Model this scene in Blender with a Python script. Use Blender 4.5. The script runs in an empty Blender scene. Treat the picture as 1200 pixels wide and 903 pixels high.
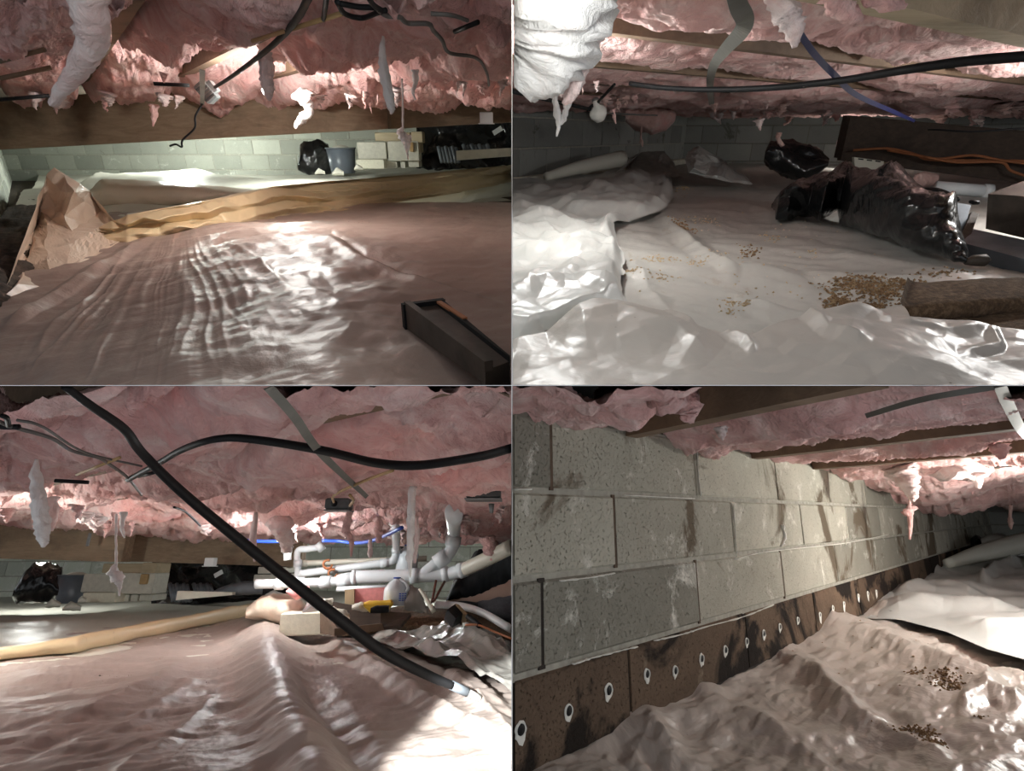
import bpy, bmesh, math, random
import numpy as np
from mathutils import Matrix, Vector, geometry

# ------------------------------------------------------------------ camera, world, lights
# The picture shows four bays of one crawl space.  They stand two above two around a thin
# added partition, each bay built true to itself and pitched as a whole.
F, CX, CY, EZ = 640.0, 600.0, 451.5, 3.0
S = bpy.context.scene
COL = S.collection
cam = bpy.data.cameras.new('camera'); cam_o = bpy.data.objects.new('camera', cam)
COL.objects.link(cam_o)
cam_o.location = (0, 0, EZ); cam_o.rotation_euler = (math.pi / 2, 0, 0)
cam.sensor_width = 36.0; cam.lens = 36.0 * F / 1200.0; cam.clip_start = 0.02
S.camera = cam_o
S.view_settings.view_transform = 'Standard'; S.view_settings.look = 'None'
S.view_settings.gamma = 1.0; S.view_settings.exposure = 0.0
S.view_settings.use_curve_mapping = False
W = bpy.data.worlds.new('world'); S.world = W; W.use_nodes = True
W.node_tree.nodes['Background'].inputs[0].default_value = (0.92, 0.95, 1.0, 1)
W.node_tree.nodes['Background'].inputs[1].default_value = 0.68
# lamps: (bay, px, py, depth, watts, colour, radius)
LAMPS = [
    ('TL', 313, 106, 2.7, 54, (1.0, 0.98, 0.93), 0.03, 'bare work light bulb glowing among torn insulation by the beam'),
    ('TL', 330, 150, 5.4, 80, (0.94, 1.0, 0.94), 0.04, 'bare work light bulb hung behind the wooden beam'),
    ('TL', 200, 147, 7.3, 190, (0.92, 1.0, 0.93), 0.04, 'bare work light bulb hung close to the pale back wall'),  # extra bulb, added to lift the back wall
    ('TR', 650, -28, 0.77, 4.5, (0.97, 1.0, 0.98), 0.035, 'bare work light bulb above the glaring white insulation clump'),
    ('TR', 652, 66, 1.8, 32, (0.97, 1.0, 0.98), 0.03, 'bare work light bulb hidden behind the glaring insulation clump'),  # added out of sight to light the sheet on the left
    ('TR', 1335, 118, 2.1, 62, (1.0, 0.98, 0.95), 0.035, 'bare work light bulb above the rotten wood slabs'),  # fill added outside the view for the middle of the bay
    ('TR', 1000, 172, 7.0, 14, (1.0, 0.97, 0.9), 0.03, 'small lit bulb far behind the black trash bags'),
    ('BL', -110, 650, 2.3, 70, (0.97, 1.0, 0.95), 0.035, 'bare work light bulb beside the fluffy hanging strip'),
    ('BL', 330, 629, 3.15, 34, (0.95, 1.0, 1.0), 0.04, 'bare work light bulb hidden behind the pink funnel over the pipes'),  # added out of sight so the pipes get front light
    ('BL', 60, 642, 5.6, 55, (0.97, 1.0, 0.95), 0.04, 'bare work light bulb behind the brown beam over the pier'),
    ('BL', 470, 650, 5.6, 45, (0.95, 1.0, 1.0), 0.04, 'bare work light bulb behind the white drain pipes'),  # added bulb in place of daylight from the far right
    ('BR', 1310, 590, 2.0, 105, (1.0, 0.99, 0.93), 0.04, 'bare work light bulb under the insulation facing the block wall'),
]

# ------------------------------------------------------------------ bays
class Bay:
    def __init__(s, yh):
        s.p = math.atan((CY - yh) / F); s.yh = yh
        s.M = Matrix.Translation((0, 0, EZ)) @ Matrix.Rotation(s.p, 4, 'X')
        s.c, s.s = math.cos(s.p), math.sin(s.p)
    def ray(s, px, py):                       # direction with local y = 1
        px = np.asarray(px, float); py = np.asarray(py, float)
        x = (px - CX) / F; z = (CY - py) / F
        ly = s.c + z * s.s; lz = z * s.c - s.s
        return np.stack(np.broadcast_arrays(x / ly, np.ones_like(x / ly), lz / ly), -1)
    def at(s, px, py, d):
        return s.ray(px, py) * np.asarray(d, float)[..., None]
    def plane(s, px, py, z):                  # hit the level z
        r = s.ray(px, py); return r * (z / r[..., 2])[..., None]
    def proj(s, v):
        wy = v[..., 1] * s.c - v[..., 2] * s.s; wz = v[..., 1] * s.s + v[..., 2] * s.c
        return CX + F * v[..., 0] / wy, CY - F * wz / wy
    def clampz(s, v, sign):                   # keep on own side of the slab between the storeys
        wz = v[..., 1] * s.s + v[..., 2] * s.c
        lim = 0.0006
        bad = wz * sign < lim
        v = v.copy()
        v[..., 2] = np.where(bad, (sign * lim - v[..., 1] * s.s) / s.c, v[..., 2])
        return v
TL, TR, BL, BR = Bay(168), Bay(160), Bay(662), Bay(603.5)
BAYS = dict(TL=TL, TR=TR, BL=BL, BR=BR)
HANG = {TL: 0.205, TR: 0.21, BL: 0.20, BR: 0.19}
SIDE = {TL: -1, TR: 1, BL: -1, BR: 1}

# ------------------------------------------------------------------ noise
def _h(ix, iy, seed):
    n = (ix.astype(np.int64) * 374761393 + iy.astype(np.int64) * 668265263 + seed * 974711) & 0xffffffff
    n = ((n ^ (n >> 13)) * 1274126177) & 0xffffffff
    n = n ^ (n >> 16)
    return (n & 0xffff) / 32767.5 - 1.0
def vn(x, y, seed=0):
    ix = np.floor(x); iy = np.floor(y); fx = x - ix; fy = y - iy
    ux = fx * fx * fx * (fx * (fx * 6 - 15) + 10); uy = fy * fy * fy * (fy * (fy * 6 - 15) + 10)
    a = _h(ix, iy, seed); b = _h(ix + 1, iy, seed); c = _h(ix, iy + 1, seed); d = _h(ix + 1, iy + 1, seed)
    return (a + (b - a) * ux) * (1 - uy) + (c + (d - c) * ux) * uy
def fbm(x, y, o=4, seed=0, g=0.5):
    t = 0; a = 1; n = 0
    for i in range(o):
        t = t + a * vn(x * 2 ** i + 17.3 * i, y * 2 ** i - 9.1 * i, seed + i); n += a; a *= g
    return t / n
def billow(x, y, o=4, seed=0, g=0.55):
    t = 0; a = 1; n = 0
    for i in range(o):
        t = t + a * np.abs(vn(x * 2 ** i + 11.7 * i, y * 2 ** i + 5.3 * i, seed + i)); n += a; a *= g
    return t / n * 2
def facet(x, y, seed=0):                      # piecewise flat creases like crumpled film
    wx = x + 0.45 * vn(x * 0.8, y * 0.8, seed + 50); wy = y + 0.45 * vn(x * 0.8 + 9, y * 0.8, seed + 51)
    sk = (wx + wy) * 0.36602540378; i = np.floor(wx + sk); j = np.floor(wy + sk)
    fx = wx + sk - i; fy = wy + sk - j
    up = fx > fy
    a = _h(i, j, seed); c = _h(i + 1, j + 1, seed)
    b = np.where(up, _h(i + 1, j, seed), _h(i, j + 1, seed))
    l1 = np.where(up, fx, fy); l2 = np.where(up, fy, fx)
    return a * (1 - l1) + b * (l1 - l2) + c * l2
def sstep(a, b, x):
    t = np.clip((x - a) / (b - a), 0, 1); return t * t * (3 - 2 * t)
def pdist(u, v, poly):                        # distance to a polyline (+ parameter 0..1 along it)
    best = np.full(np.shape(u), 1e9); par = np.zeros(np.shape(u)); n = len(poly) - 1
    for k in range(n):
        (ax, ay), (bx, by) = poly[k], poly[k + 1]
        dx, dy = bx - ax, by - ay; L = dx * dx + dy * dy + 1e-9
        t = np.clip(((u - ax) * dx + (v - ay) * dy) / L, 0, 1)
        d = np.hypot(u - ax - t * dx, v - ay - t * dy)
        par = np.where(d < best, (k + t) / n, par); best = np.minimum(best, d)
    return best, par
def hump(u, v, poly, w, h):
    d, t = pdist(u, v, poly); return h * np.exp(-(d / (0.5 * w)) ** 2) * np.clip(np.minimum(t, 1 - t) * 5 + 0.25, 0, 1)
def ridge(u, v, poly, w, h, p=1.4, fade=True):
    d, t = pdist(u, v, poly)
    e = np.clip(np.minimum(t, 1 - t) * 6, 0, 1) if fade else 1
    return h * np.clip(1 - d / w, 0, 1) ** p * e

# ------------------------------------------------------------------ materials
MATS = {}
class N:
    def __init__(s, name):
        m = bpy.data.materials.new(name); m.use_nodes = True
        s.m = m; s.t = m.node_tree; s.b = s.t.nodes['Principled BSDF']; MATS[name] = m
        s.co = s.t.nodes.new('ShaderNodeTexCoord').outputs['Object']
    def n(s, typ, ins=None, **kw):
        nd = s.t.nodes.new(typ)
        for k, v in kw.items(): setattr(nd, k, v)
        for k, v in (ins or {}).items(): s.set(nd.inputs[k], v)
        return nd
    def set(s, sock, v):
        if isinstance(v, bpy.types.NodeSocket): s.t.links.new(v, sock)
        else: sock.default_value = v
    def noise(s, scale, detail=4, rough=0.55, dist=0.0, stretch=None):
        co = s.co
        if stretch: co = s.n('ShaderNodeMapping', {'Vector': co, 'Scale': stretch}).outputs[0]
        return s.n('ShaderNodeTexNoise', {'Vector': co, 'Scale': scale, 'Detail': detail, 'Roughness': rough, 'Distortion': dist}).outputs['Fac']
    def ramp(s, fac, stops):
        r = s.n('ShaderNodeValToRGB', {'Fac': fac}); e = r.color_ramp.elements
        while len(e) < len(stops): e.new(0.5)
        for k, (p, c) in enumerate(stops):
            e[k].position = p; e[k].color = (*c, 1) if len(c) == 3 else c
        return r.outputs['Color']
    def mask(s, fac, a, b):
        return s.n('ShaderNodeMapRange', {'Value': fac, 'From Min': a, 'From Max': b}).outputs['Result']
    def mix(s, fac, a, b, mode='MIX'):
        m = s.n('ShaderNodeMix', data_type='RGBA', blend_type=mode)
        s.set(m.inputs[0], fac)
        for k, v in ((6, a), (7, b)):
            if isinstance(v, tuple): v = (*v, 1) if len(v) == 3 else v
            s.set(m.inputs[k], v)
        return m.outputs[2]
    def math(s, op, a, b=0.0):
        m = s.n('ShaderNodeMath', operation=op); s.set(m.inputs[0], a); s.set(m.inputs[1], b); return m.outputs[0]
    def bump(s, h, st=0.4, dist=0.01, prev=None):
        b = s.n('ShaderNodeBump', {'Height': h, 'Strength': st, 'Distance': dist})
        if prev: s.set(b.inputs['Normal'], prev)
        return b.outputs[0]
    def done(s, col, rough=0.6, normal=None, **kw):
        if isinstance(col, tuple): col = (*col, 1) if len(col) == 3 else col
        s.set(s.b.inputs['Base Color'], col); s.set(s.b.inputs['Roughness'], rough)
        if normal: s.set(s.b.inputs['Normal'], normal)
        for k, v in kw.items(): s.set(s.b.inputs[k.replace('_', ' ')], v)
        return s.m

def m_poly(name, c1, c2, dirt, amount=0.62, rough=0.3, cr=1.0, spec=0.6):
    g = N(name)
    c = g.mix(g.noise(2.2, 5, 0.6, 0.6), c1, c2)
    c = g.mix(g.mask(g.noise(5.0, 8, 0.7, 1.0), amount, amount + 0.14), c, dirt)
    sp = g.n('ShaderNodeTexVoronoi', {'Vector': g.co, 'Scale': 38.0}).outputs['Distance']
    c = g.mix(g.math('MULTIPLY', g.mask(sp, 0.09, 0.05), g.mask(g.noise(3.1, 3), 0.55, 0.66)), c, tuple(x * 0.3 for x in dirt))
    v = g.n('ShaderNodeTexVoronoi', {'Vector': g.n('ShaderNodeMapping', {'Vector': g.co, 'Scale': (1, 1, 1)}).outputs[0], 'Scale': 9.0}).outputs['Distance']
    nb = g.bump(g.noise(5.0, 6, 0.62, 0.5), 0.5 * cr, 0.02)
    nb = g.bump(v, 0.25 * cr, 0.02, nb)
    nb = g.bump(g.noise(24.0, 3, 0.6, 0.4), 0.2 * cr, 0.006, nb)
    r = g.mask(g.noise(7.0, 4), 0.2, 0.9)
    r = g.n('ShaderNodeMapRange', {'Value': r, 'To Min': rough - 0.08, 'To Max': rough + 0.16}).outputs['Result']
    return g.done(c, r, nb, Specular_IOR_Level=spec)
def m_pink(name, a, b, c, st=0.8):
    g = N(name)
    col = g.ramp(g.noise(6.0, 7, 0.68, 1.4), [(0.25, c), (0.46, a), (0.62, b), (0.8, tuple(min(1, x * 1.12) for x in b))])
    col = g.mix(g.mask(g.noise(2.3, 4, 0.6), 0.56, 0.72), col, (0.8, 0.36, 0.33))
    nb = g.bump(g.noise(11.0, 7, 0.62, 2.6), st, 0.035)
    nb = g.bump(g.noise(60.0, 4, 0.7, 1.0, (1, 0.35, 1)), st * 0.45, 0.008, nb)
    return g.done(col, 0.95, nb, Specular_IOR_Level=0.05, Sheen_Weight=0.25, Sheen_Roughness=0.5)
def m_wood(name, a, b, scale=(1, 14, 14), rough=0.75, bump=0.35):
    g = N(name)
    f = g.noise(3.0, 6, 0.65, 0.6, scale)
    col = g.mix(g.mask(f, 0.3, 0.7), a, b)
    col = g.mix(g.mask(g.noise(4, 5, 0.6), 0.5, 0.75), col, tuple(x * 0.6 for x in a))
    return g.done(col, rough, g.bump(f, bump, 0.01))
def m_block(name, a, b, white, stain, st_amt=0.66, wh_amt=0.6, pits=1.0, var=0.25):
    g = N(name)
    inf = g.n('ShaderNodeObjectInfo').outputs['Random']
    geo = g.n('ShaderNodeNewGeometry').outputs['Position']
    g.co = geo
    col = g.mix(g.noise(5.5, 8, 0.66, 0.4), a, b)
    k = g.n('ShaderNodeMapRange', {'Value': inf, 'To Min': 1 - var, 'To Max': 1 + var * 0.55}).outputs['Result']
    kc = g.n('ShaderNodeCombineColor', {'Red': k, 'Green': k, 'Blue': k}).outputs[0]
    col = g.mix(1.0, col, kc, 'MULTIPLY')
    col = g.mix(g.mask(g.noise(7.0, 9, 0.74, 0.5), wh_amt, wh_amt + 0.13), col, white)
    col = g.mix(g.mask(g.noise(2.6, 6, 0.62, 0.8), st_amt, st_amt + 0.06), col, stain)
    pit = g.noise(150.0, 3, 0.7)
    col = g.mix(g.mask(pit, 0.40, 0.28), col, tuple(x * 0.6 for x in a))
    nb = g.bump(g.noise(40.0, 6, 0.75), 0.5 * pits, 0.006)
    nb = g.bump(g.mask(pit, 0.30, 0.42), 0.55 * pits, 0.004, nb)
    return g.done(col, 0.92, nb, Specular_IOR_Level=0.15)
def m_plain(name, c, rough=0.5, nscale=20, var=0.2, bump=0.1, **kw):
    g = N(name)
    f = g.noise(nscale, 4)
    col = g.mix(g.mask(f, 0.3, 0.75), c, tuple(x * (1 - var) for x in c))
    return g.done(col, rough, g.bump(f, bump, 0.005), **kw)
def m_bag(name, c=(0.007, 0.0075, 0.008)):
    g = N(name)
    nb = g.bump(g.noise(4.5, 3, 0.5, 1.6), 0.55, 0.03)
    nb = g.bump(g.noise(13.0, 2, 0.5, 1.0, (1, 0.45, 1)), 0.3, 0.008, nb)
    return g.done(g.mix(g.noise(5, 3), c, tuple(x * 1.8 for x in c)), 0.2, nb, Specular_IOR_Level=0.5)
def m_emit(name, c, k):
    g = N(name); return g.done(c, 0.4, Emission_Color=(*c, 1), Emission_Strength=k)
def m_granular(name, a, b, c, scale=60):
    g = N(name)
    f = g.noise(scale, 6, 0.75)
    col = g.ramp(f, [(0.3, a), (0.5, b), (0.62, c)])
    return g.done(col, 0.95, g.bump(f, 0.9, 0.01))

m_poly('poly_tl', (0.30, 0.215, 0.18), (0.40, 0.31, 0.265), (0.36, 0.25, 0.18), 0.62, 0.42, 0.8, 0.4)
m_poly('poly_rear', (0.72, 0.72, 0.64), (0.62, 0.60, 0.52), (0.45, 0.36, 0.25), 0.66, 0.4, 0.6)
m_poly('poly_yellow', (0.66, 0.50, 0.29), (0.72, 0.57, 0.36), (0.34, 0.22, 0.12), 0.6, 0.38, 0.6)
m_poly('poly_tan', (0.60, 0.47, 0.36), (0.68, 0.55, 0.44), (0.35, 0.24, 0.15), 0.64, 0.36, 0.7)
m_poly('poly_tr', (0.52, 0.51, 0.47), (0.44, 0.435, 0.41), (0.30, 0.24, 0.17), 0.60, 0.36, 0.5)
m_poly('poly_white', (0.60, 0.61, 0.585), (0.50, 0.51, 0.49), (0.42, 0.38, 0.32), 0.70, 0.34, 0.4)
m_poly('poly_front', (0.48, 0.44, 0.405), (0.42, 0.395, 0.36), (0.36, 0.27, 0.20), 0.66, 0.36, 0.45)
m_poly('poly_clear', (0.40, 0.38, 0.34), (0.30, 0.29, 0.27), (0.22, 0.18, 0.13), 0.62, 0.2, 0.9, 0.8)
m_poly('poly_bl', (0.43, 0.35, 0.31), (0.35, 0.29, 0.255), (0.28, 0.20, 0.145), 0.62, 0.45, 0.8, 0.35)
m_poly('poly_br', (0.37, 0.32, 0.28), (0.50, 0.45, 0.405), (0.34, 0.25, 0.18), 0.62, 0.36, 1.3, 0.5)
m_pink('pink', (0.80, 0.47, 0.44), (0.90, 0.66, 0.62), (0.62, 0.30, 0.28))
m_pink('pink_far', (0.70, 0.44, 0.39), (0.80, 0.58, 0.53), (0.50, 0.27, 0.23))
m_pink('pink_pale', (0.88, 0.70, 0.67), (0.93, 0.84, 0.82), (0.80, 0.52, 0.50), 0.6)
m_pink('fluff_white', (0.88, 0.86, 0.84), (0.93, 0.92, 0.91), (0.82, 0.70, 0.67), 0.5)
m_wood('beam_wood', (0.21, 0.145, 0.09), (0.32, 0.235, 0.155), (1, 12, 12))
m_wood('joist_wood', (0.17, 0.11, 0.07), (0.24, 0.16, 0.10), (1, 10, 10))
m_wood('pale_wood', (0.42, 0.34, 0.22), (0.52, 0.43, 0.29), (1, 10, 10))
m_wood('dark_wood', (0.06, 0.04, 0.03), (0.10, 0.07, 0.05), (1, 10, 10))
m_plain('subfloor', (0.10, 0.065, 0.045), 0.9, 5)
m_block('block_tl', (0.42, 0.43, 0.38), (0.55, 0.57, 0.50), (0.78, 0.80, 0.74), (0.26, 0.24, 0.20), 0.66, 0.58)
m_block('block_left', (0.66, 0.70, 0.60), (0.76, 0.80, 0.70), (0.88, 0.90, 0.84), (0.38, 0.30, 0.20), 0.66, 0.50)
m_block('block_tr', (0.30, 0.31, 0.29), (0.42, 0.43, 0.40), (0.62, 0.63, 0.58), (0.17, 0.17, 0.15), 0.60, 0.66)
m_block('block_br', (0.30, 0.285, 0.23), (0.52, 0.50, 0.42), (0.78, 0.76, 0.68), (0.15, 0.12, 0.085), 0.57, 0.555, 1.6, 0.45)
m_block('block_stained', (0.075, 0.050, 0.036), (0.20, 0.14, 0.095), (0.36, 0.29, 0.21), (0.022, 0.017, 0.014), 0.47, 0.62, 1.6)
m_plain('mortar_br', (0.44, 0.42, 0.355), 0.95, 40, 0.4, 0.6)
m_plain('joint_brown', (0.13, 0.085, 0.055), 0.95, 50, 0.5, 0.7)
m_plain('joint_black', (0.035, 0.026, 0.02), 0.95, 50, 0.5, 0.7)
m_plain('mortar', (0.52, 0.50, 0.43), 0.95, 40, 0.35, 0.6)
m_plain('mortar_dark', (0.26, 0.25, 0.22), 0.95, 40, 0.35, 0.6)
m_plain('mortar_white', (0.86, 0.85, 0.78), 0.9, 60, 0.15, 0.5)
m_plain('concrete', (0.60, 0.58, 0.50), 0.92, 30, 0.22, 0.4)
m_plain('concrete_cream', (0.74, 0.71, 0.58), 0.92, 50, 0.15, 0.3)
m_granular('soil', (0.02, 0.015, 0.012), (0.05, 0.036, 0.026), (0.10, 0.07, 0.05), 30)
m_granular('debris', (0.09, 0.05, 0.025), (0.26, 0.15, 0.07), (0.52, 0.38, 0.22), 90)
m_granular('crumbs', (0.40, 0.28, 0.15), (0.56, 0.42, 0.25), (0.70, 0.56, 0.38), 90)
m_granular('rotten', (0.05, 0.03, 0.018), (0.12, 0.07, 0.035), (0.22, 0.14, 0.08), 70)
m_bag('black_bag')
m_bag('black_sheet', (0.008, 0.009, 0.010))
m_plain('rubber', (0.010, 0.010, 0.011), 0.6, 30, 0.3, 0.05, Specular_IOR_Level=0.2)
m_plain('cable_gray', (0.13, 0.12, 0.11), 0.55, 30, 0.3)
m_plain('strap_gray', (0.20, 0.20, 0.18), 0.45, 15, 0.3, 0.1, Metallic=0.5)
m_plain('steel', (0.30, 0.31, 0.31), 0.45, 25, 0.35, 0.1, Metallic=0.7)
m_plain('box_metal', (0.13, 0.14, 0.14), 0.5, 25, 0.3, 0.1, Metallic=0.5)
m_plain('rust_metal', (0.09, 0.07, 0.055), 0.6, 18, 0.55, 0.4, Metallic=0.3)
m_plain('orange', (0.62, 0.27, 0.08), 0.5, 20)
m_plain('orange_rust', (0.45, 0.17, 0.07), 0.7, 20)
m_plain('blue', (0.010, 0.014, 0.085), 0.45, 30)
m_plain('blue_bright', (0.03, 0.10, 0.55), 0.4, 30)
m_plain('pvc', (0.74, 0.78, 0.80), 0.32, 12, 0.06, 0.03)
m_plain('pvc_cream', (0.76, 0.73, 0.62), 0.35, 12, 0.08, 0.03)
m_plain('bin_gray', (0.13, 0.15, 0.18), 0.35, 12, 0.25)
m_plain('slate', (0.16, 0.18, 0.20), 0.6, 20, 0.3, 0.2)
m_plain('board_white', (0.78, 0.74, 0.62), 0.8, 12, 0.2)
m_plain('board_blue', (0.38, 0.44, 0.52), 0.6, 40, 0.25)
m_plain('cardboard', (0.46, 0.34, 0.20), 0.85, 12, 0.2)
m_plain('cream_panel', (0.68, 0.66, 0.56), 0.6, 12, 0.15)
m_plain('yellow', (0.80, 0.52, 0.04), 0.45, 20, 0.15)
m_plain('foam_pink', (0.80, 0.30, 0.29), 0.85, 40, 0.25, 0.3)
m_plain('jug', (0.72, 0.78, 0.82), 0.25, 8, 0.08, 0.02)
m_plain('white_plain', (0.82, 0.84, 0.84), 0.4, 10, 0.05)
m_plain('foil', (0.75, 0.75, 0.74), 0.22, 12, 0.2, 0.8, Metallic=0.9)
m_plain('paper', (0.76, 0.72, 0.62), 0.8, 14, 0.3, 0.5)
m_plain('kraft', (0.48, 0.31, 0.14), 0.7, 20, 0.3)
m_plain('shirt_black', (0.022, 0.024, 0.028), 0.75, 24, 0.4, 0.4)
m_plain('jeans', (0.16, 0.16, 0.18), 0.9, 60, 0.3, 0.4)
m_plain('skin', (0.58, 0.38, 0.30), 0.55, 10, 0.1, 0.02)
m_plain('ceramic', (0.66, 0.66, 0.62), 0.3, 10, 0.12)
m_plain('red_rod', (0.16, 0.05, 0.03), 0.5, 20)
m_plain('partition', (0.42, 0.40, 0.37), 0.9, 6, 0.2)
m_emit('bulb_glow', (1.0, 0.98, 0.93), 18.0)

# ------------------------------------------------------------------ geometry helpers
def tag(o, label=None, cat=None, group=None, kind=None):
    if label: o['label'] = label
    if cat: o['category'] = cat
    if group: o['group'] = group
    if kind: o['kind'] = kind
    return o
def raw_mesh(name, V, Fs, mat, smooth=True):
    V = np.asarray(V, np.float32); me = bpy.data.meshes.new(name)
    if isinstance(Fs, np.ndarray):
        n, k = Fs.shape
        me.vertices.add(len(V)); me.vertices.foreach_set('co', V.ravel())
        me.loops.add(n * k); me.polygons.add(n)
        me.loops.foreach_set('vertex_index', Fs.astype(np.int32).ravel())
        me.polygons.foreach_set('loop_start', np.arange(0, n * k, k, dtype=np.int32))
        me.polygons.foreach_set('loop_total', np.full(n, k, np.int32))
        me.update(calc_edges=True)
    else:
        me.from_pydata([tuple(map(float, v)) for v in V], [], Fs); me.update()
    if smooth: me.polygons.foreach_set('use_smooth', np.ones(len(me.polygons), bool))
    if mat: me.materials.append(MATS[mat])
    return me
def thing(bay, name, label, cat, base, group=None, kind=None):
    o = bpy.data.objects.new(name, None); COL.objects.link(o); o.empty_display_size = 0.05
    o.matrix_world = bay.M @ Matrix.Translation(Vector([float(q) for q in base]))
    o['_b'] = [float(q) for q in base]
    return tag(o, label, cat, group, kind)
def base_of(o): return np.array(o['_b'][:]) if '_b' in o.keys() else np.zeros(3)
def mk(bay, name, V, Fs, mat, parent=None, smooth=True, base=None, **tg):
    V = np.asarray(V, float)
    if parent is not None: b = base_of(parent)
    elif base is not None: b = np.asarray(base, float)
    else: b = np.array([(V[:, 0].min() + V[:, 0].max()) / 2, (V[:, 1].min() + V[:, 1].max()) / 2, V[:, 2].min()])
    o = bpy.data.objects.new(name, raw_mesh(name, V - b, Fs, mat, smooth)); COL.objects.link(o)
    o['_b'] = [float(q) for q in b]; o['_k'] = [1 if SIDE[bay] > 0 else -1, 1 if bay in (TL, TR) else -1]
    if parent is not None: o.parent = parent
    else: o.matrix_world = bay.M @ Matrix.Translation(Vector([float(q) for q in b]))
    return tag(o, **tg)
class MB:
    def __init__(s): s.v = []; s.f = []
    def add(s, V, Fs):
        k = len(s.v); s.v += [tuple(map(float, q)) for q in V]; s.f += [tuple(int(i) + k for i in f) for f in Fs]; return s
    def hexa(s, P):        # 8 corners: bottom ring 0-3, top ring 4-7
        return s.add(P, [(3, 2, 1, 0), (4, 5, 6, 7), (0, 1, 5, 4), (1, 2, 6, 5), (2, 3, 7, 6), (3, 0, 4, 7)])
    def box(s, c, size, ax=None, ch=0.0):
        c = np.asarray(c, float); A = np.eye(3) if ax is None else np.asarray(ax, float)
        hx, hy, hz = np.asarray(size, float) / 2
        if ch <= 0:
            P = [c + A[0] * x + A[1] * y + A[2] * z for z in (-hz, hz) for x, y in ((-hx, -hy), (hx, -hy), (hx, hy), (-hx, hy))]
            return s.hexa(P)
        P = []
        def ringv(ix, iy, z):
            return [c + A[0] * x + A[1] * y + A[2] * z for x, y in ((-ix, -iy), (ix, -iy), (ix, iy), (-ix, iy))]
        P = ringv(hx - ch, hy - ch, -hz) + ringv(hx, hy, -hz + ch) + ringv(hx, hy, hz - ch) + ringv(hx - ch, hy - ch, hz)
        Fs = [(3, 2, 1, 0), (12, 13, 14, 15)]
        for r in range(3):
            for k in range(4):
                a = r * 4 + k; b = r * 4 + (k + 1) % 4; Fs.append((a, b, b + 4, a + 4))
        return s.add(P, Fs)
    def tube(s, P, R, n=8, cap=True, flat=1.0, up=(0, 0, 1)):
        P = np.asarray(P, float); m = len(P); R = np.broadcast_to(np.asarray(R, float), (m,))
        T = np.gradient(P, axis=0); T /= np.linalg.norm(T, axis=1)[:, None] + 1e-12
        ref = np.asarray(up, float); V = []
        if abs(T[0] @ ref) > 0.95: ref = np.array([1.0, 0.2, 0.1])
        nrm = ref - T[0] * (T[0] @ ref); nrm /= np.linalg.norm(nrm)
        for i in range(m):
            nrm = nrm - T[i] * (T[i] @ nrm); nrm /= np.linalg.norm(nrm) + 1e-12
            bi = np.cross(T[i], nrm)
            for k in range(n):
                a = 2 * math.pi * k / n
                V.append(P[i] + R[i] * (math.cos(a) * bi + flat * math.sin(a) * nrm))
        Fs = [(i * n + k, i * n + (k + 1) % n, (i + 1) * n + (k + 1) % n, (i + 1) * n + k) for i in range(m - 1) for k in range(n)]
        if cap: Fs += [tuple(range(n - 1, -1, -1)), tuple((m - 1) * n + k for k in range(n))]
        return s.add(V, Fs)
    def lathe(s, c, prof, n=16, axis=(0, 0, 1)):   # prof: (radius, height)
        c = np.asarray(c, float); ax = np.asarray(axis, float); ax = ax / np.linalg.norm(ax)
        return s.tube([c + ax * (h + 1e-5 * i) for i, (r, h) in enumerate(prof)], [max(r, 1e-4) for r, h in prof], n, up=(0.02, 1, 0.05))
    def build(s, bay, name, mat, parent=None, smooth=True, **tg):
        return mk(bay, name, np.array(s.v), s.f, mat, parent, smooth, **tg)
def spline(P, n=12):
    P = np.asarray(P, float); Q = np.vstack([2 * P[0] - P[1], P, 2 * P[-1] - P[-2]]); out = []
    for i in range(1, len(Q) - 2):
        for t in np.linspace(0, 1, n, endpoint=False):
            a, b, c, d = Q[i - 1:i + 3]
            out.append(0.5 * (2 * b + (c - a) * t + (2 * a - 5 * b + 4 * c - d) * t ** 2 + (3 * b - a - 3 * c + d) * t ** 3))
    return np.array(out + [P[-1]])
def pxpath(bay, pts, n=8):            # pts: (px, py, depth)
    P = spline(np.array([bay.at(a, b, d) for a, b, d in pts]), n) if len(pts) > 2 else np.array([bay.at(a, b, d) for a, b, d in pts])
    return P
def gridfaces(nu, nv):
    i = np.arange(nu * nv).reshape(nv, nu)
    return np.stack([i[:-1, :-1], i[:-1, 1:], i[1:, 1:], i[1:, :-1]], -1).reshape(-1, 4)
def interp(pts):
    p = sorted(pts); xs = [a for a, b in p]; ys = [b for a, b in p]
    return lambda q: np.interp(q, xs, ys)

def sheet(bay, name, hF, u0, u1, v0, v1, step, hfun, mat, sign=1, left=None, right=None, top=None, bottom=None, lift=0.0, dmax=9.5, parent=None, **tg):
    """ground sheeting: pixel-dense grid on the level -hF; hfun gives metres of lift; optional curved borders"""
    nu = int((u1 - u0) / step) + 1; nv = int((v1 - v0) / (step * 0.8)) + 1
    a = np.linspace(0, 1, nu)[None, :]; b = np.linspace(0, 1, nv)[:, None]
    if left or right:
        v = v0 + (v1 - v0) * b + 0 * a
        L = left(v) if left else u0 + 0 * v; R = right(v) if right else u1 + 0 * v
        u = L + (R - L) * a
    else:
        u = u0 + (u1 - u0) * a + 0 * b
        T = top(u) if top else v0 + 0 * u; B = bottom(u) if bottom else v1 + 0 * u
        v = T + (B - T) * b
    P = bay.plane(u, v, -hF)
    P[..., 2] += lift + hfun(u, v, P[..., 0], P[..., 1])
    P = bay.clampz(P, 1 if bay in (TL, TR) else -1) if bay in (TL, TR) else P
    return mk(bay, name, P.reshape(-1, 3), gridfaces(nu, nv)[:, ::-1], mat, parent, True, **tg)

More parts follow.
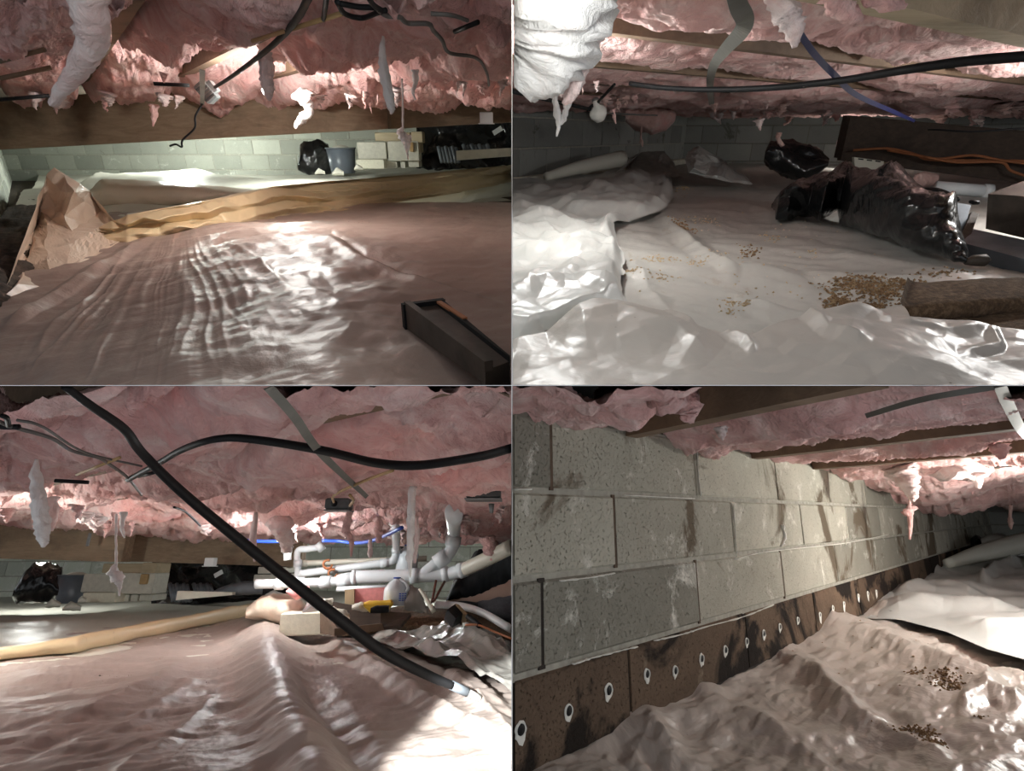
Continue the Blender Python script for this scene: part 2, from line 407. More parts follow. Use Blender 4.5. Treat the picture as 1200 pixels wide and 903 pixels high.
def crumple(x, y, amp, s=4.0, seed=0, ani=1.0, rot=0.0):
    c, q = math.cos(rot), math.sin(rot); X = (x * c + y * q) * s; Y = (-x * q + y * c) * s * ani
    return amp * (facet(X, Y, seed) + 0.5 * facet(X * 2.1 + 3, Y * 2.1, seed + 7) + 0.28 * facet(X * 4.3, Y * 4.3 + 5, seed + 13) + 0.05 * facet(X * 9.1, Y * 9.1, seed + 17))

def batts(bay, hC, vpx, bounds, u0, u1, v0, v1, step, mats, droop, gap, names, seed=0, amp=0.06, freq=3.0, dmax=8.0, extra=None, stretch=0.5, keep=None):
    """insulation between joists: one mesh for each strip between neighbouring cross positions in bounds"""
    nu = int((u1 - u0) / step) + 1; nv = int((v1 - v0) / (step * 0.75)) + 1
    u = np.linspace(u0, u1, nu)[None, :] + np.zeros((nv, 1)); v = np.linspace(v0, v1, nv)[:, None] + np.zeros((1, nu))
    P = bay.plane(u, v, hC); x, y = P[..., 0], P[..., 1]
    d = np.array([(vpx - CX) / F, 1.0]); d /= np.linalg.norm(d); n = np.array([d[1], -d[0]])
    if n[1] < 0: n = -n
    if abs(n[1]) < 1e-6: n = np.array([1.0, 0])
    c = x * n[0] + y * n[1]; t = x * d[0] + y * d[1]
    cw = c + 0.03 * fbm(t * 2, c * 2, 3, seed + 90)
    bounds = np.array(bounds); idx = np.clip(np.searchsorted(bounds, cw) - 1, 0, len(bounds) - 2)
    lo, hi = bounds[idx], bounds[idx + 1]
    f = np.clip((cw - lo) / (hi - lo), 0, 1); e = np.minimum(f, 1 - f)
    g = np.take(np.append(gap, gap[-1]), np.where(f < 0.5, idx, idx + 1)) if np.ndim(gap) else gap
    g = g * (0.75 + 0.9 * np.abs(vn(t * 1.7, idx * 3.1, seed + 33)))
    up = (1 - sstep(0, 1, e / np.maximum(g, 0.02))) * 0.16
    up = np.where(g < 0.03, (1 - sstep(0, 0.1, e)) * 0.03, up)
    dr = np.asarray(droop)[np.minimum(idx, len(droop) - 1)] * (0.75 + 0.5 * fbm(t * 1.3, c * 1.3, 2, seed + 60))
    wx = t * freq * stretch + 0.5 * fbm(x * 4, y * 4, 3, seed + 5); wy = c * freq + 0.5 * fbm(x * 4 + 7, y * 4, 3, seed + 6)
    bl = billow(wx, wy, 6, seed, 0.56)
    z = hC + up - dr * sstep(0, 0.35, e) - amp * (bl - 0.35) - 0.35 * amp * fbm(wx * 3, wy * 3, 3, seed + 21)
    if extra is not None: z = z - extra(u, v, x, y)
    P[..., 2] = z
    if bay in (BL, BR): P = bay.clampz(P, -1)
    fc = gridfaces(nu, nv); fi = idx.ravel()[fc].max(axis=1)
    ok = (y.ravel()[fc].max(axis=1) < dmax)
    if keep is not None: ok &= keep(x, y).ravel()[fc].all(axis=1)
    PV = P.reshape(-1, 3); out = []
    for k in range(len(bounds) - 1):
        sel = fc[(fi == k) & ok]
        if len(sel) < 60: continue
        uq, inv = np.unique(sel, return_inverse=True)
        nm, lab, grp = names(k)
        out.append(mk(bay, nm, PV[uq], inv.reshape(-1, 4), mats[k % len(mats)], None, True, label=lab, cat='insulation', group=grp))
    return out, d, n

def joist(bay, hC, d, n, c, t0, t1, mat, label, w=0.045, h=0.2, z0=0.0, name='floor_joist'):
    d = np.append(d, 0); n3 = np.append(n, 0)
    ymin = 0.86 if bay in (BL, BR) else 0.62
    t0 = max(t0, (ymin - n[1] * c) / d[1])
    ctr = n3 * c + d * (t0 + t1) / 2 + np.array([0, 0, hC + z0 + h / 2])
    m = MB(); sgm = 24; R = []
    for q in np.linspace(-0.5, 0.5, sgm):
        o = ctr + d * (t1 - t0) * q
        R += [o - n3 * w / 2 - np.array([0, 0, h / 2]), o + n3 * w / 2 - np.array([0, 0, h / 2]), o + n3 * w / 2 + np.array([0, 0, h / 2]), o - n3 * w / 2 + np.array([0, 0, h / 2])]
    R = np.array(R)
    if bay in (BL, BR): R = bay.clampz(R, -1)
    m.add(R, [(i * 4 + k, i * 4 + (k + 1) % 4, i * 4 + 4 + (k + 1) % 4, i * 4 + 4 + k) for i in range(sgm - 1) for k in range(4)] + [(3, 2, 1, 0), tuple(4 * sgm - 4 + k for k in range(4))])
    # clip at the middle partition
    V = np.array(m.v); sd = SIDE[bay]
    for i in range(len(V)):
        if V[i, 0] * sd < 0.004 and abs(d[0]) > 1e-3:
            V[i] = V[i] + d * ((0.004 * sd - V[i, 0]) / d[0])
    m.v = [tuple(q) for q in V]
    return m.build(bay, name, mat, smooth=False, label=label, cat='joist')

def tuft(bay, pts, mat='pink', parent=None, name='insulation_tuft', n=10, seed=0, rough=0.35, flat=0.7, **tg):
    """hanging torn insulation: pts (px, py, depth, radius px)"""
    rz = float(bay.ray(pts[0][0], pts[0][1])[2]); kd = min(1.0, HANG[bay] * 1.12 / rz / pts[0][2]) if rz > 0.03 else 1.0
    pts = [(a, b, c * kd, r) for a, b, c, r in pts]
    P = pxpath(bay, [q[:3] for q in pts], 7); R = np.interp(np.linspace(0, 1, len(P)), np.linspace(0, 1, len(pts)), [q[3] * q[2] / F for q in pts])
    rnd = random.Random(seed)
    m = MB().tube(P, np.maximum(R, 1e-4), n, flat=flat)
    V = np.array(m.v); k = np.arange(len(V)); ring = np.minimum(k // n, len(P) - 1)
    C = P[ring]; s = 1 + rough * fbm(ring * 0.55 + seed * 3.1, (k % n) * 1.3, 3, seed) + rough * 0.8 * vn(ring * 0.9, (k % n) * 0.9 + 4, seed + 3)
    m.v = [tuple(q) for q in C + (V - C) * s[:, None]]
    V = np.array(m.v); V[:, 0] = np.where(V[:, 0] * SIDE[bay] < 0.003, 0.003 * SIDE[bay], V[:, 0])
    if bay in (BL, BR): V = bay.clampz(V, -1)
    m.v = [tuple(q) for q in V]
    return m.build(bay, name, mat, parent, **tg)

def fringe(bay, px, py, dp, s, ln, mat, parent, seed):
    rnd = random.Random(seed); dx = rnd.uniform(-5, 5)
    pts = [(px - dx * .3, py - 7, dp, s * 2.2), (px, py - 1, dp, s * 1.5), (px + dx * .3 + rnd.uniform(-2, 2), py + ln * .3, dp, s * rnd.uniform(.5, 1.1)), (px + dx * .7 + rnd.uniform(-2, 2), py + ln * .65, dp, s * rnd.uniform(.3, .8)), (px + dx, py + ln, dp, s * .12)]
    return tuft(bay, pts, mat, parent, 'tuft', 9, seed, rough=0.75, flat=rnd.uniform(.25, .8))
def cable(bay, pts, rpx, mat, parent=None, name='cable', n=8, seg=8, flat=1.0, hang=True, **tg):
    if hang:
        pts = [(a, b, min(c, HANG[bay] / max(1e-3, float(bay.ray(a, b)[2])))) if bay.ray(a, b)[2] > 0.03 else (a, b, c) for a, b, c in pts]
    P = pxpath(bay, pts, seg); dm = np.mean([q[2] for q in pts])
    R = rpx * dm / F if np.isscalar(rpx) else np.interp(np.linspace(0, 1, len(P)), np.linspace(0, 1, len(rpx)), [r * q[2] / F for r, q in zip(rpx, pts)])
    if flat < 1:                              # ribbon
        return ribbon(bay, P, R, mat, parent, name, **tg)
    return MB().tube(P, R, n).build(bay, name, mat, parent, **tg)
def ribbon(bay, P, R, mat, parent, name, **tg):
    P = np.asarray(P); R = np.broadcast_to(R, (len(P),)); T = np.gradient(P, axis=0); V = []; m = MB()
    for i in range(len(P)):
        view = P[i] / np.linalg.norm(P[i]); w = np.cross(T[i], view); w /= np.linalg.norm(w) + 1e-9
        nn = np.cross(w, T[i]); nn /= np.linalg.norm(nn) + 1e-9
        V += [P[i] + w * R[i] - nn * 0.001, P[i] - w * R[i] - nn * 0.001, P[i] - w * R[i] + nn * 0.001, P[i] + w * R[i] + nn * 0.001]
    Fs = [(i * 4 + k, i * 4 + (k + 1) % 4, i * 4 + 4 + (k + 1) % 4, i * 4 + 4 + k) for i in range(len(P) - 1) for k in range(4)]
    Fs += [(3, 2, 1, 0), tuple(len(V) - 4 + k for k in range(4))]
    return m.add(V, Fs).build(bay, name, mat, parent, False, **tg)

def loft(bay, name, us, vt, vb, depth, thick, mat, nu=60, nphi=32, wr=0.02, ws=7.0, seed=0, power=0.8, parent=None, faceted=True, **tg):
    """rounded body given by its upper and lower outline, standing on its lower line; depth(u) at the front foot"""
    u = np.linspace(us[0], us[1], nu); T = interp(vt)(u); B = interp(vb)(u)
    yb = depth(u) if callable(depth) else np.full(nu, float(depth)); th = thick(u) if callable(thick) else np.full(nu, float(thick))
    yc = yb + th / 2
    zt = bay.at(u, T, yc)[:, 2]; zb = bay.at(u, B, yb)[:, 2]
    phi = np.linspace(0, 2 * math.pi, nphi, endpoint=False)
    sg = lambda q: np.sign(q) * np.abs(q) ** power
    zc = (zt + zb) / 2; hz = (zt - zb) / 2
    Z = zc[:, None] + hz[:, None] * sg(np.sin(phi))[None, :]
    Y = yc[:, None] - th[:, None] / 2 * sg(np.cos(phi))[None, :]
    X = bay.ray(u, (T + B) / 2)[:, 0][:, None] * Y
    P = np.stack([X, Y, Z], -1); C = np.stack([X.mean(1), yc, zc], -1)[:, None, :]
    U = (P - C); L = np.linalg.norm(U, axis=2, keepdims=True) + 1e-9
    A = X * 0.8 + Z * 1.2 + 0.3 * Y; Bq = Z * 0.9 - X * 0.55 + Y * 0.8
    nf = crumple(A, Bq, 1.0, ws, seed) if faceted else fbm(A * ws, Bq * ws, 4, seed)
    P = P + U / L * (wr * nf[..., None]) * np.minimum(1, hz / (hz.max() * 0.3 + 1e-9))[:, None, None]
    P[..., 2] = np.maximum(P[..., 2], zb[:, None] - 0.004)
    P[..., 0] = np.where(P[..., 0] * SIDE[bay] < 0.004, 0.004 * SIDE[bay], P[..., 0])
    i = np.arange(nu * nphi).reshape(nu, nphi); j = np.roll(i, -1, axis=1)
    Fs = np.stack([i[:-1], j[:-1], j[1:], i[1:]], -1).reshape(-1, 4)
    Fs = [tuple(q) for q in Fs] + [tuple(i[0]), tuple(i[-1][::-1])]
    return mk(bay, name, P.reshape(-1, 3), Fs, mat, parent, True, **tg)

def relief(bay, name, pts, mat, parent=None, sub=2, smooth=False, jit=0.0, seed=0, **tg):
    """folded film through given corner points (px, py, depth), triangulated"""
    co = [Vector((a, b)) for a, b, d in pts]
    vs, es, fs, *_ = geometry.delaunay_2d_cdt(co, [], [], 0, 1e-4)
    dep = {(round(a, 2), round(b, 2)): d for a, b, d in pts}
    V = [bay.at(p.x, p.y, dep.get((round(p.x, 2), round(p.y, 2)), 3)) for p in vs]
    bm = bmesh.new(); bv = [bm.verts.new(q) for q in V]
    for f in fs:
        try: bm.faces.new([bv[i] for i in f])
        except ValueError: pass
    for _ in range(sub): bmesh.ops.subdivide_edges(bm, edges=bm.edges[:], cuts=1, use_grid_fill=True)
    if jit:
        for v in bm.verts:
            q = np.array([v.co.x * 14 + v.co.z * 9]); w = np.array([v.co.y * 11 + v.co.z * 12])
            v.co.y += jit * float(facet(q, w, seed)[0]); v.co.z += 0.5 * jit * float(facet(q + 5, w, seed + 3)[0])
    bm.normal_update()
    V = np.array([v.co[:] for v in bm.verts]); bm.verts.index_update()
    Fs = [tuple(v.index for v in f.verts) for f in bm.faces]; bm.free()
    return mk(bay, name, V, Fs, mat, parent, smooth, **tg)

def block_wall(bay, name, p0, p1, z0, L, H, rows, offs, mat, mortar, thick=0.19, jt=0.012, top=None, row_mats=None, smin=0.0, label=None, side=1, lowmat=None):
    """wall from plan point p0 to p1; blocks are children, mortar bed is set back"""
    p0 = np.array([*p0, 0.0]); p1 = np.array([*p1, 0.0]); d = p1 - p0; Ln = np.linalg.norm(d); d /= Ln
    nrm = np.array([d[1], -d[0], 0.0]) * side   # towards the room
    root = thing(bay, name, label or 'grey concrete block wall', 'wall', p0 + np.array([0, 0, z0]), kind='structure')
    m = MB(); ctr = p0 + d * Ln / 2 - nrm * (thick / 2 + 0.007) + np.array([0, 0, z0 + rows * H / 2])
    m.box(ctr, (Ln, thick, rows * H), (d, nrm, (0, 0, 1))).build(bay, 'mortar_bed', mortar, root, False)
    cache = {}
    def mesh(l, mt):
        key = (round(l, 2), mt)
        if key not in cache:
            q = MB().box((0, 0, 0), (l - jt, thick * 0.5, H - jt), (d, nrm, (0, 0, 1)), 0.006)
            cache[key] = raw_mesh('block', np.array(q.v), q.f, mt, False)
        return cache[key]
    rnd = random.Random(sum(map(ord, name)))
    for r in range(rows):
        s = (offs[r % len(offs)] % L) - L
        mt = (row_mats or {}).get(r, mat)
        while s < Ln:
            a, b = max(s, 0), min(s + L, Ln); s += L
            if b - a < 0.06: continue
            o = bpy.data.objects.new('block', mesh(b - a, mt)); COL.objects.link(o); o.parent = root; o['_k'] = [1 if SIDE[bay] > 0 else -1, 1 if bay in (TL, TR) else -1]
            c = p0 + d * (a + b) / 2 - nrm * (thick * 0.25 + rnd.uniform(-0.002, 0.0)) + np.array([0, 0, z0 + (r + 0.5) * H])
            o.location = Vector(c - base_of(root))
    return root, d, nrm

def scatter(bay, name, mat, hF, centers, n, spread, size, label, seed=0, hz=None, cat='debris'):
    """crumbs lying on the sheet: many tiny chunks nobody could count"""
    rnd = random.Random(seed); m = MB()
    for (px, py, sx, sy, cnt) in centers:
        for _ in range(cnt):
            u = px + rnd.gauss(0, sx); v = py + rnd.gauss(0, sy)
            P = bay.plane(u, v, -hF)
            if hz is not None: P = P + np.array([0, 0, float(hz(np.array([u]), np.array([v]), np.array([P[0]]), np.array([P[1]]))[0])])
            s = size * rnd.uniform(0.4, 1.3) * (0.7 + 0.3 * P[1])
            pts = []
            for k in range(6):
                ax = [(1, 0, 0), (-1, 0, 0), (0, 1, 0), (0, -1, 0), (0, 0, 0.8), (0, 0, -0.5)][k]
                pts.append(P + np.array(ax) * s * rnd.uniform(0.5, 1.2) + np.array([0, 0, s * 0.2]))
            m.add(pts, [(0, 2, 4), (2, 1, 4), (1, 3, 4), (3, 0, 4), (2, 0, 5), (1, 2, 5), (3, 1, 5), (0, 3, 5)])
    return m.build(bay, name, mat, smooth=False, label=label, cat=cat, kind='stuff')

# ------------------------------------------------------------------ partition and shells
def slab(bay, name, z, y0, y1, x0, x1, mat):
    nx, ny = 24, 40
    X = np.linspace(x0, x1, nx)[None, :] + np.zeros((ny, 1)); Y = np.linspace(y0, y1, ny)[:, None] + np.zeros((1, nx))
    P = np.stack([X, Y, np.full_like(X, z)], -1)
    if bay in (BL, BR): P = bay.clampz(P, -1)
    return mk(bay, name, P.reshape(-1, 3), gridfaces(nx, ny), mat, None, False, kind='structure', label=None)
me = MB().box((0, 5.6, 0), (0.0008, 9.8, 7.0))  # thin divider added to part the bays and keep lamplight from crossing
o = bpy.data.objects.new('wall_partition', raw_mesh('wall_partition', np.array(me.v), me.f, 'partition', False))
COL.objects.link(o); o.location = (0, 0, EZ); o['kind'] = 'structure'
for k, (bay, z, far) in enumerate(((TL, 0.53, 10), (TR, 0.55, 10), (BL, 0.53, 10), (BR, 0.50, 12))):
    x0, x1 = (-10, -0.002) if SIDE[bay] < 0 else (0.002, 12)
    tag(slab(bay, 'ceiling', z, 0.5, far, x0, x1, 'subfloor'), ['dark subfloor boards over the brown sheeting bay', 'dark subfloor over the black trash bag bay', 'dark subfloor over the drain pipe bay', 'dark subfloor over the block wall bay'][k])

# ================================================================== bay with the beam and the brown mound (top left)
hF = 0.42
# ground under everything
slab_o = slab(TL, 'floor', -0.50, 0.9, 9.8, -10, -0.003, 'soil')
slab_o.data.vertices.foreach_set('co', TL.clampz(np.array([v.co[:] for v in slab_o.data.vertices]) + base_of(slab_o), 1).astype(np.float32).ravel() - np.tile(base_of(slab_o), len(slab_o.data.vertices)).astype(np.float32))
tag(slab_o, 'dark bare soil under the brown sheeting')
block_wall(TL, 'wall_back', (-7.4, 8.5), (-0.006, 8.5), -0.55, 0.40, 0.20, 5, [0.1, 0.3], 'block_tl', 'mortar', label='pale concrete block wall behind the wooden beam')
block_wall(TL, 'wall_left', (-2.15, 2.25), (-7.3, 8.5), -0.55, 0.40, 0.20, 5, [0.0, 0.2], 'block_left', 'mortar_white', label='white washed block wall beside the dark soil')
def h_tl(u, v, x, y):
    ul = np.interp(v, [255, 300, 360, 450, 500], [205, 135, 45, -70, -130]); uc = np.interp(v, [255, 300, 360, 450, 500], [240, 330, 345, 330, 330])
    r = sstep(0, 1, (u - ul) / (uc - ul)); far = sstep(250, 290, v)
    right = 1 - 0.45 * sstep(0, 260, u - uc)
    h = 0.075 * r * right * far
    ang = np.arctan2(v - 235, u - 215); rr = np.hypot(v - 235, u - 215)
    st = np.abs(vn(ang * 9 + 0.9 * vn(rr / 70, ang * 2, 4), rr / 170, 3)) * 1.0 + 0.3 * np.abs(vn(ang * 21 + 0.9 * vn(rr / 40, ang * 5, 14), rr / 60, 8))
    slope = sstep(-40, 60, u - ul) * (1 - sstep(-70, 40, u - uc)) * far
    h = h + 0.011 * (0.6 - st) * slope * sstep(10, 110, rr) * (0.5 + 0.8 * np.abs(vn(x * 3, y * 3, 66)))
    # soft dimples on the crown
    h = h + (0.012 * fbm(x * 6, y * 6, 3, 31) + crumple(x, y, 0.007, 6.0, 61, 0.7, 0.4)) * sstep(200, 300, u) * (1 - sstep(430, 540, u)) * sstep(270, 300, v)
    h = h + crumple(x, y, 0.007, 3.2, 5, 1.6, 0.5)
    h = h + ridge(u, v, [(375, 297), (420, 325), (470, 342), (540, 362), (600, 378)], 10, 0.014) - ridge(u, v, [(300, 298), (390, 290), (430, 322), (500, 348), (600, 372)], 7, 0.012)
    h = h + ridge(u, v, [(0, 392), (60, 352), (120, 314), (190, 270)], 9, 0.02, 1.0)
    return h
left_tl = interp([(230, 60), (262, 62), (290, 42), (330, 20), (360, 0), (400, -60), (600, -200)])
sheet(TL, 'ground_sheet', hF, -140, 599.4, 238, 585, 1.7, h_tl, 'poly_tl', left=lambda v: left_tl(v), right=lambda v: 599.4 + 0 * v, lift=0.004,
      label='brownish plastic ground sheeting with a crumpled mound and shiny crown', cat='sheeting')
crest = interp([(-60, 232), (60, 222), (97, 216), (120, 202), (135, 206), (232, 199), (262, 207), (330, 213), (400, 205), (500, 192), (600, 180)])
def h_rear(u, v, x, y):
    H = 9.0; vc = crest(u) + H
    h = H * y / F * np.where(v < vc, np.exp(-((v - vc) / 5.0) ** 2), np.exp(-((v - vc) / 26.0) ** 2))
    yl = np.interp(u, [112, 190, 240, 300, 330, 410, 470, 540, 600], [268, 247, 238, 224, 216, 224, 214, 205, 193])
    return h + crumple(x, y, 0.012, 2.2, 41) - 0.09 * sstep(8, 20, v - yl) * sstep(100, 125, u)
wl_tl = interp([(195, 46), (200, 45), (213, 39), (235, 27), (262, 10), (285, -6), (330, -40), (420, -110)])
sheet(TL, 'ground_sheet', hF, -60, 599.4, 197, 262, 1.8, h_rear, 'poly_rear', left=lambda v: wl_tl(v) + 3, right=lambda v: 599.4 + 0 * v, lift=0.0, label='whitish plastic sheeting heaped in front of the back wall', cat='sheeting')
FD = lambda bay, h, pts: (lambda u: bay.plane(u, interp(pts)(u), -h)[..., 1])
yt = [(112, 268), (150, 252), (190, 247), (240, 238), (300, 224), (330, 216), (365, 226), (410, 224), (470, 214), (540, 205), (600, 193)]
yb = [(112, 284), (150, 284), (190, 278), (250, 271), (300, 262), (330, 252), (410, 243), (470, 235), (540, 225), (600, 213)]
fp = []; fr = np.random.RandomState(7)
for k, uu in enumerate(np.linspace(112, 599, 27)):
    a_, b_ = float(interp(yt)(uu)), float(interp(yb)(uu)); fd = float(TL.plane(uu, b_, -hF)[1]); wv = 0.03 * math.sin(k * 0.9)
    for q_, (tq, dq) in enumerate(((0, 0.16), (0.28, 0.05), (0.5, 0.10), (0.78, 0.0), (1.0, 0.015))):
        fp.append((float(uu), a_ + (b_ - a_) * min(1, max(0, tq + (0.06 * fr.randn() if 0 < q_ < 4 else 0))), fd + dq + wv * (q_ % 2) + 0.015 * fr.randn() * (q_ < 4)))
relief(TL, 'sheet_fold', fp, 'poly_yellow', sub=3, jit=0.012, seed=21, smooth=True, label='long yellowed folded band of plastic across the brown sheeting', cat='sheeting')
loft(TL, 'sheet_fold', (95, 300), [(95, 232), (125, 209), (150, 212), (200, 214), (260, 219), (300, 224)], [(95, 250), (150, 250), (200, 245), (260, 235), (300, 232)], 4.1, 0.5, 'poly_tan', 70, 18, 0.03, 4, 19, label='tan crumpled plastic heap behind the yellowed fold', cat='sheeting')
q = lambda px, py, dd=0.0: (px, py, float(TL.plane(px, py, -hF)[1]) + dd)
relief(TL, 'sheet_peak', [(64, 196, 2.95), (55, 206, 2.9), (56, 226, 2.85), (48, 246, 2.8), (42, 264, 2.76), (40, 292, 2.2), (20, 332, 1.66), (75, 207, 2.9), (87, 225, 2.72), (75, 254, 2.66),
       (84, 270, 2.55), (60, 258, 2.72), (98, 236, 2.95), (104, 224, 3.1), (118, 246, 3.05), (121, 262, 2.9), (110, 270, 2.62), (55, 264, 2.6), (81, 286, 2.28), (52, 290, 2.18), (98, 262, 2.85),
       (70, 225, 2.82), (66, 243, 2.85), (95, 215, 3.0), q(60, 322), q(100, 303), q(130, 287), q(30, 312), q(0, 352), q(150, 278), q(80, 312), q(48, 336)], 'poly_tan', sub=3, jit=0.012, seed=4,
       label='tall crumpled peak of tan plastic sheeting by the white wall', cat='sheeting')
# soil bank
def h_soil(u, v, x, y): return 0.03 * fbm(x * 9, y * 9, 4, 77) + 0.07 * (1 - sstep(-10, 40, u - left_tl(v)))
sheet(TL, 'soil_bank', hF + 0.03, -90, 60, 232, 420, 2.2, h_soil, 'soil', left=lambda v: wl_tl(v) + 1, right=lambda v: left_tl(v) + 22, label='dark damp soil bank at the foot of the white wall', cat='soil')
# beam
def beam(bay, A, B, hgt, thick, mat, parent, name='board', tilt=0.0):
    up = np.array([0, 0, hgt]); bk = np.array([0, thick, 0]); A = np.asarray(A); B = np.asarray(B)
    return MB().hexa([A, B, B + bk, A + bk, A + up, B + up, B + bk + up, A + bk + up]).build(bay, name, mat, parent, False)
A = TL.at(-90, 180, 3.45); B = TL.at(455, 151, 4.0)
t = thing(TL, 'support_beam', 'brown wooden support beam under pink insulation, above the white wall', 'beam', A)
beam(TL, A, B, 0.27, 0.05, 'beam_wood', t); beam(TL, A + [0, 0.052, 0.006], B + [0, 0.052, 0.006], 0.27, 0.05, 'beam_wood', t)
A = TL.at(452, 151, 4.25); B = TL.at(599.3, 143, 4.5)
t = thing(TL, 'support_beam', 'darker wooden beam length in front of black plastic, over concrete pier', 'beam', A)
beam(TL, A, B, 0.26, 0.05, 'beam_wood', t); beam(TL, A + [0, 0.052, 0.0], B + [0, 0.052, 0.0], 0.26, 0.05, 'joist_wood', t)
# insulation
bd = [-0.142 + 0.4 * k for k in range(-3, 12)]
gp = [0.1, 0.1, 0.12, 0.16, 0.13, 0.02, 0.05, 0.02, 0.05, 0.02, 0.04, 0.02, 0.02, 0.02, 0.02]
LX, LY = TL.at(308, 106, 2.7)[:2]
def ex_tl(u, v, x, y):
    return 0.03 * sstep(2.6, 3.6, y) - 0.15 * np.exp(-((x - LX) ** 2 + (y - LY) ** 2) / 0.55 ** 2)
B1, d, n = batts(TL, 0.32, 100, bd, -130, 599.4, -85, 122, 1.5, ['pink'], [0.07, 0.05, 0.06, 0.08, 0.05, 0.06, 0.07, 0.05, 0.06], gp,
      lambda k: ('insulation_batt', 'pink fiberglass batt ' + ['over the white wall, hidden part', 'over the white wall top', 'above the dark soil bank', 'sagging beside the thick hanging roll and laths', 'passing behind the ridged metal box', 'carrying the bulb glow and sagging black cable', 'below the looped cables, torn along its edge', 'with the white fluffy strip in front', 'reaching the darker beam behind the dangling ball', 'crossed by the end of the grey cable', 'at the darker beam end', 'hidden past the beam', 'hidden past the beam end', 'hidden near the partition', 'by the partition'][k], 'pink batts before the wooden beam'), seed=11, amp=0.075, freq=4.2, dmax=4.15, extra=ex_tl, stretch=0.75)
for k, c in enumerate(bd):
    joist(TL, 0.32, d, n, c, 0.6 if c < 1 else 1.2, 4.6, 'joist_wood', ['dark floor joist %s' % q for q in ('behind the white wall top', 'over the wooden laths', 'crossed by the wooden laths', 'beside the thick hanging insulation roll', 'seen between two pink batts near the ridged metal box', 'above the ridged metal box', 'over the sagging black cable', 'beside the bulb glow', 'under the looped cables', 'over the white fluffy strip', 'over the dangling ball', 'at the grey cable', 'over the darker beam', 'at the beam end', 'by the partition')][k])
# torn hanging pieces
tuft(TL, [(103, -12, 1.28, 17), (106, 20, 1.3, 16), (108, 50, 1.33, 14), (92, 80, 1.36, 11), (74, 103, 1.38, 8), (62, 122, 1.4, 5)], 'pink_pale', seed=1, n=16, rough=0.22, label='thick pale pink insulation roll hanging beside the dark joist', cat='insulation')
tuft(TL, [(449, 42, 2.0, 1.5), (448, 62, 2.0, 5), (451, 90, 2.0, 8), (456, 112, 2.0, 7), (459, 128, 2.0, 5), (458, 134, 2.0, 1)], 'fluff_white', seed=2, n=14, label='white fluffy insulation strip hanging over the beam end', cat='insulation')
t = thing(TL, 'insulation_drop', 'small white insulation ball dangling on a thin strand before the pier', 'insulation', TL.at(475, 185, 2.3))
tuft(TL, [(471, 92, 2.3, 1.6), (472, 120, 2.3, 1.5), (472, 150, 2.3, 1.7)], 'fluff_white', t, 'strand', 6, 3)
tuft(TL, [(472, 149, 2.3, 2), (470, 156, 2.3, 6), (475, 163, 2.3, 8), (477, 170, 2.3, 5), (477, 178, 2.3, 2), (478, 187, 2.3, .7)], 'fluff_white', t, 'ball', 12, 4)
for k, (pts, mt, lb) in enumerate([
    ([(351, 108, 3.0, 12), (360, 122, 3.0, 8), (362, 132, 3.0, 6), (352, 140, 3.0, 6), (346, 150, 3.0, 2)], 'fluff_white', 'curled white insulation scrap hanging over the beam face'),
    ([(310, 60, 2.6, 9), (312, 82, 2.6, 10), (314, 102, 2.6, 9), (316, 118, 2.6, 3)], 'pink_pale', 'translucent pale insulation flap in front of the bulb glow'),
    ([(486, 82, 2.5, 5), (487, 96, 2.5, 4), (484, 108, 2.5, 2), (487, 117, 2.5, .8)], 'fluff_white', 'short white insulation wisp right beside the dangling strand'),
    ([(180, 122, 3.2, 6), (181, 136, 3.2, 4), (179, 148, 3.2, .8)], 'pink', 'small pink insulation drip hanging at the beam top'),
    ([(192, 85, 2.4, 6), (192, 97, 2.4, 1)], 'pink', 'tiny pink insulation drip above the black slit')]):
    tuft(TL, pts, mt, seed=10 + k, label=lb, cat='insulation')
rnd = random.Random(4)
for k in range(22):
    px = rnd.choice([rnd.uniform(10, 270), rnd.uniform(330, 598), rnd.uniform(330, 598)]); py = np.interp(px, [0, 170, 300, 450, 600], [118, 118, 108, 112, 98]) + rnd.uniform(-4, 8)
    dp = 3.2 + rnd.uniform(0, .5); s = rnd.uniform(2, 5); l = rnd.uniform(4, 15)
    par = B1[min(len(B1) - 1, 3 + k % max(1, len(B1) - 3))]
    fringe(TL, px, py, dp, s, l, rnd.choice(['pink', 'pink_pale']), par, 30 + k)
# cables and fittings
t = thing(TL, 'splitter_box', 'grey ridged metal box on a black cable hanging before the beam', 'electrical box', TL.at(243, 122, 2.7))
c0 = TL.at(243, 108, 2.7); ax = np.array([[0.8, 0.1, 0.59], [-0.1, 0.99, 0], [-0.59, 0, 0.8]])
hs = MB().box(c0, (0.052, 0.055, 0.085), ax, 0.005).build(TL, 'housing', 'box_metal', t, False)
for k in range(6):
    MB().box(c0 + ax[2] * (-0.033 + 0.013 * k) - ax[1] * 0.029, (0.05, 0.006, 0.006), ax).build(TL, 'fin', 'cable_gray', hs, False)
MB().box(c0 + ax[0] * 0.036, (0.02, 0.04, 0.05), ax, 0.003).build(TL, 'side_plate', 'steel', t, False)
cable(TL, [(364, -8, 1.9), (348, 22, 2.0), (325, 48, 2.2), (296, 72, 2.4), (268, 92, 2.6), (252, 102, 2.7)], 2.4, 'rubber', label='black cable sagging down to the ridged metal box', cat='cable')
cable(TL, [(238, 120, 2.7), (229, 136, 2.7), (228, 150, 2.7), (214, 164, 2.7), (213, 172, 2.7), (206, 169, 2.7), (199, 171, 2.7)], 1.0, 'rubber', label='thin crooked wire hanging below the ridged metal box', cat='wire')
cable(TL, [(237, 82, 2.72), (237, 122, 2.72)], 2.2, 'steel', name='perforated_strap', flat=0.2, label='narrow perforated steel strap above the ridged metal box', cat='strap')
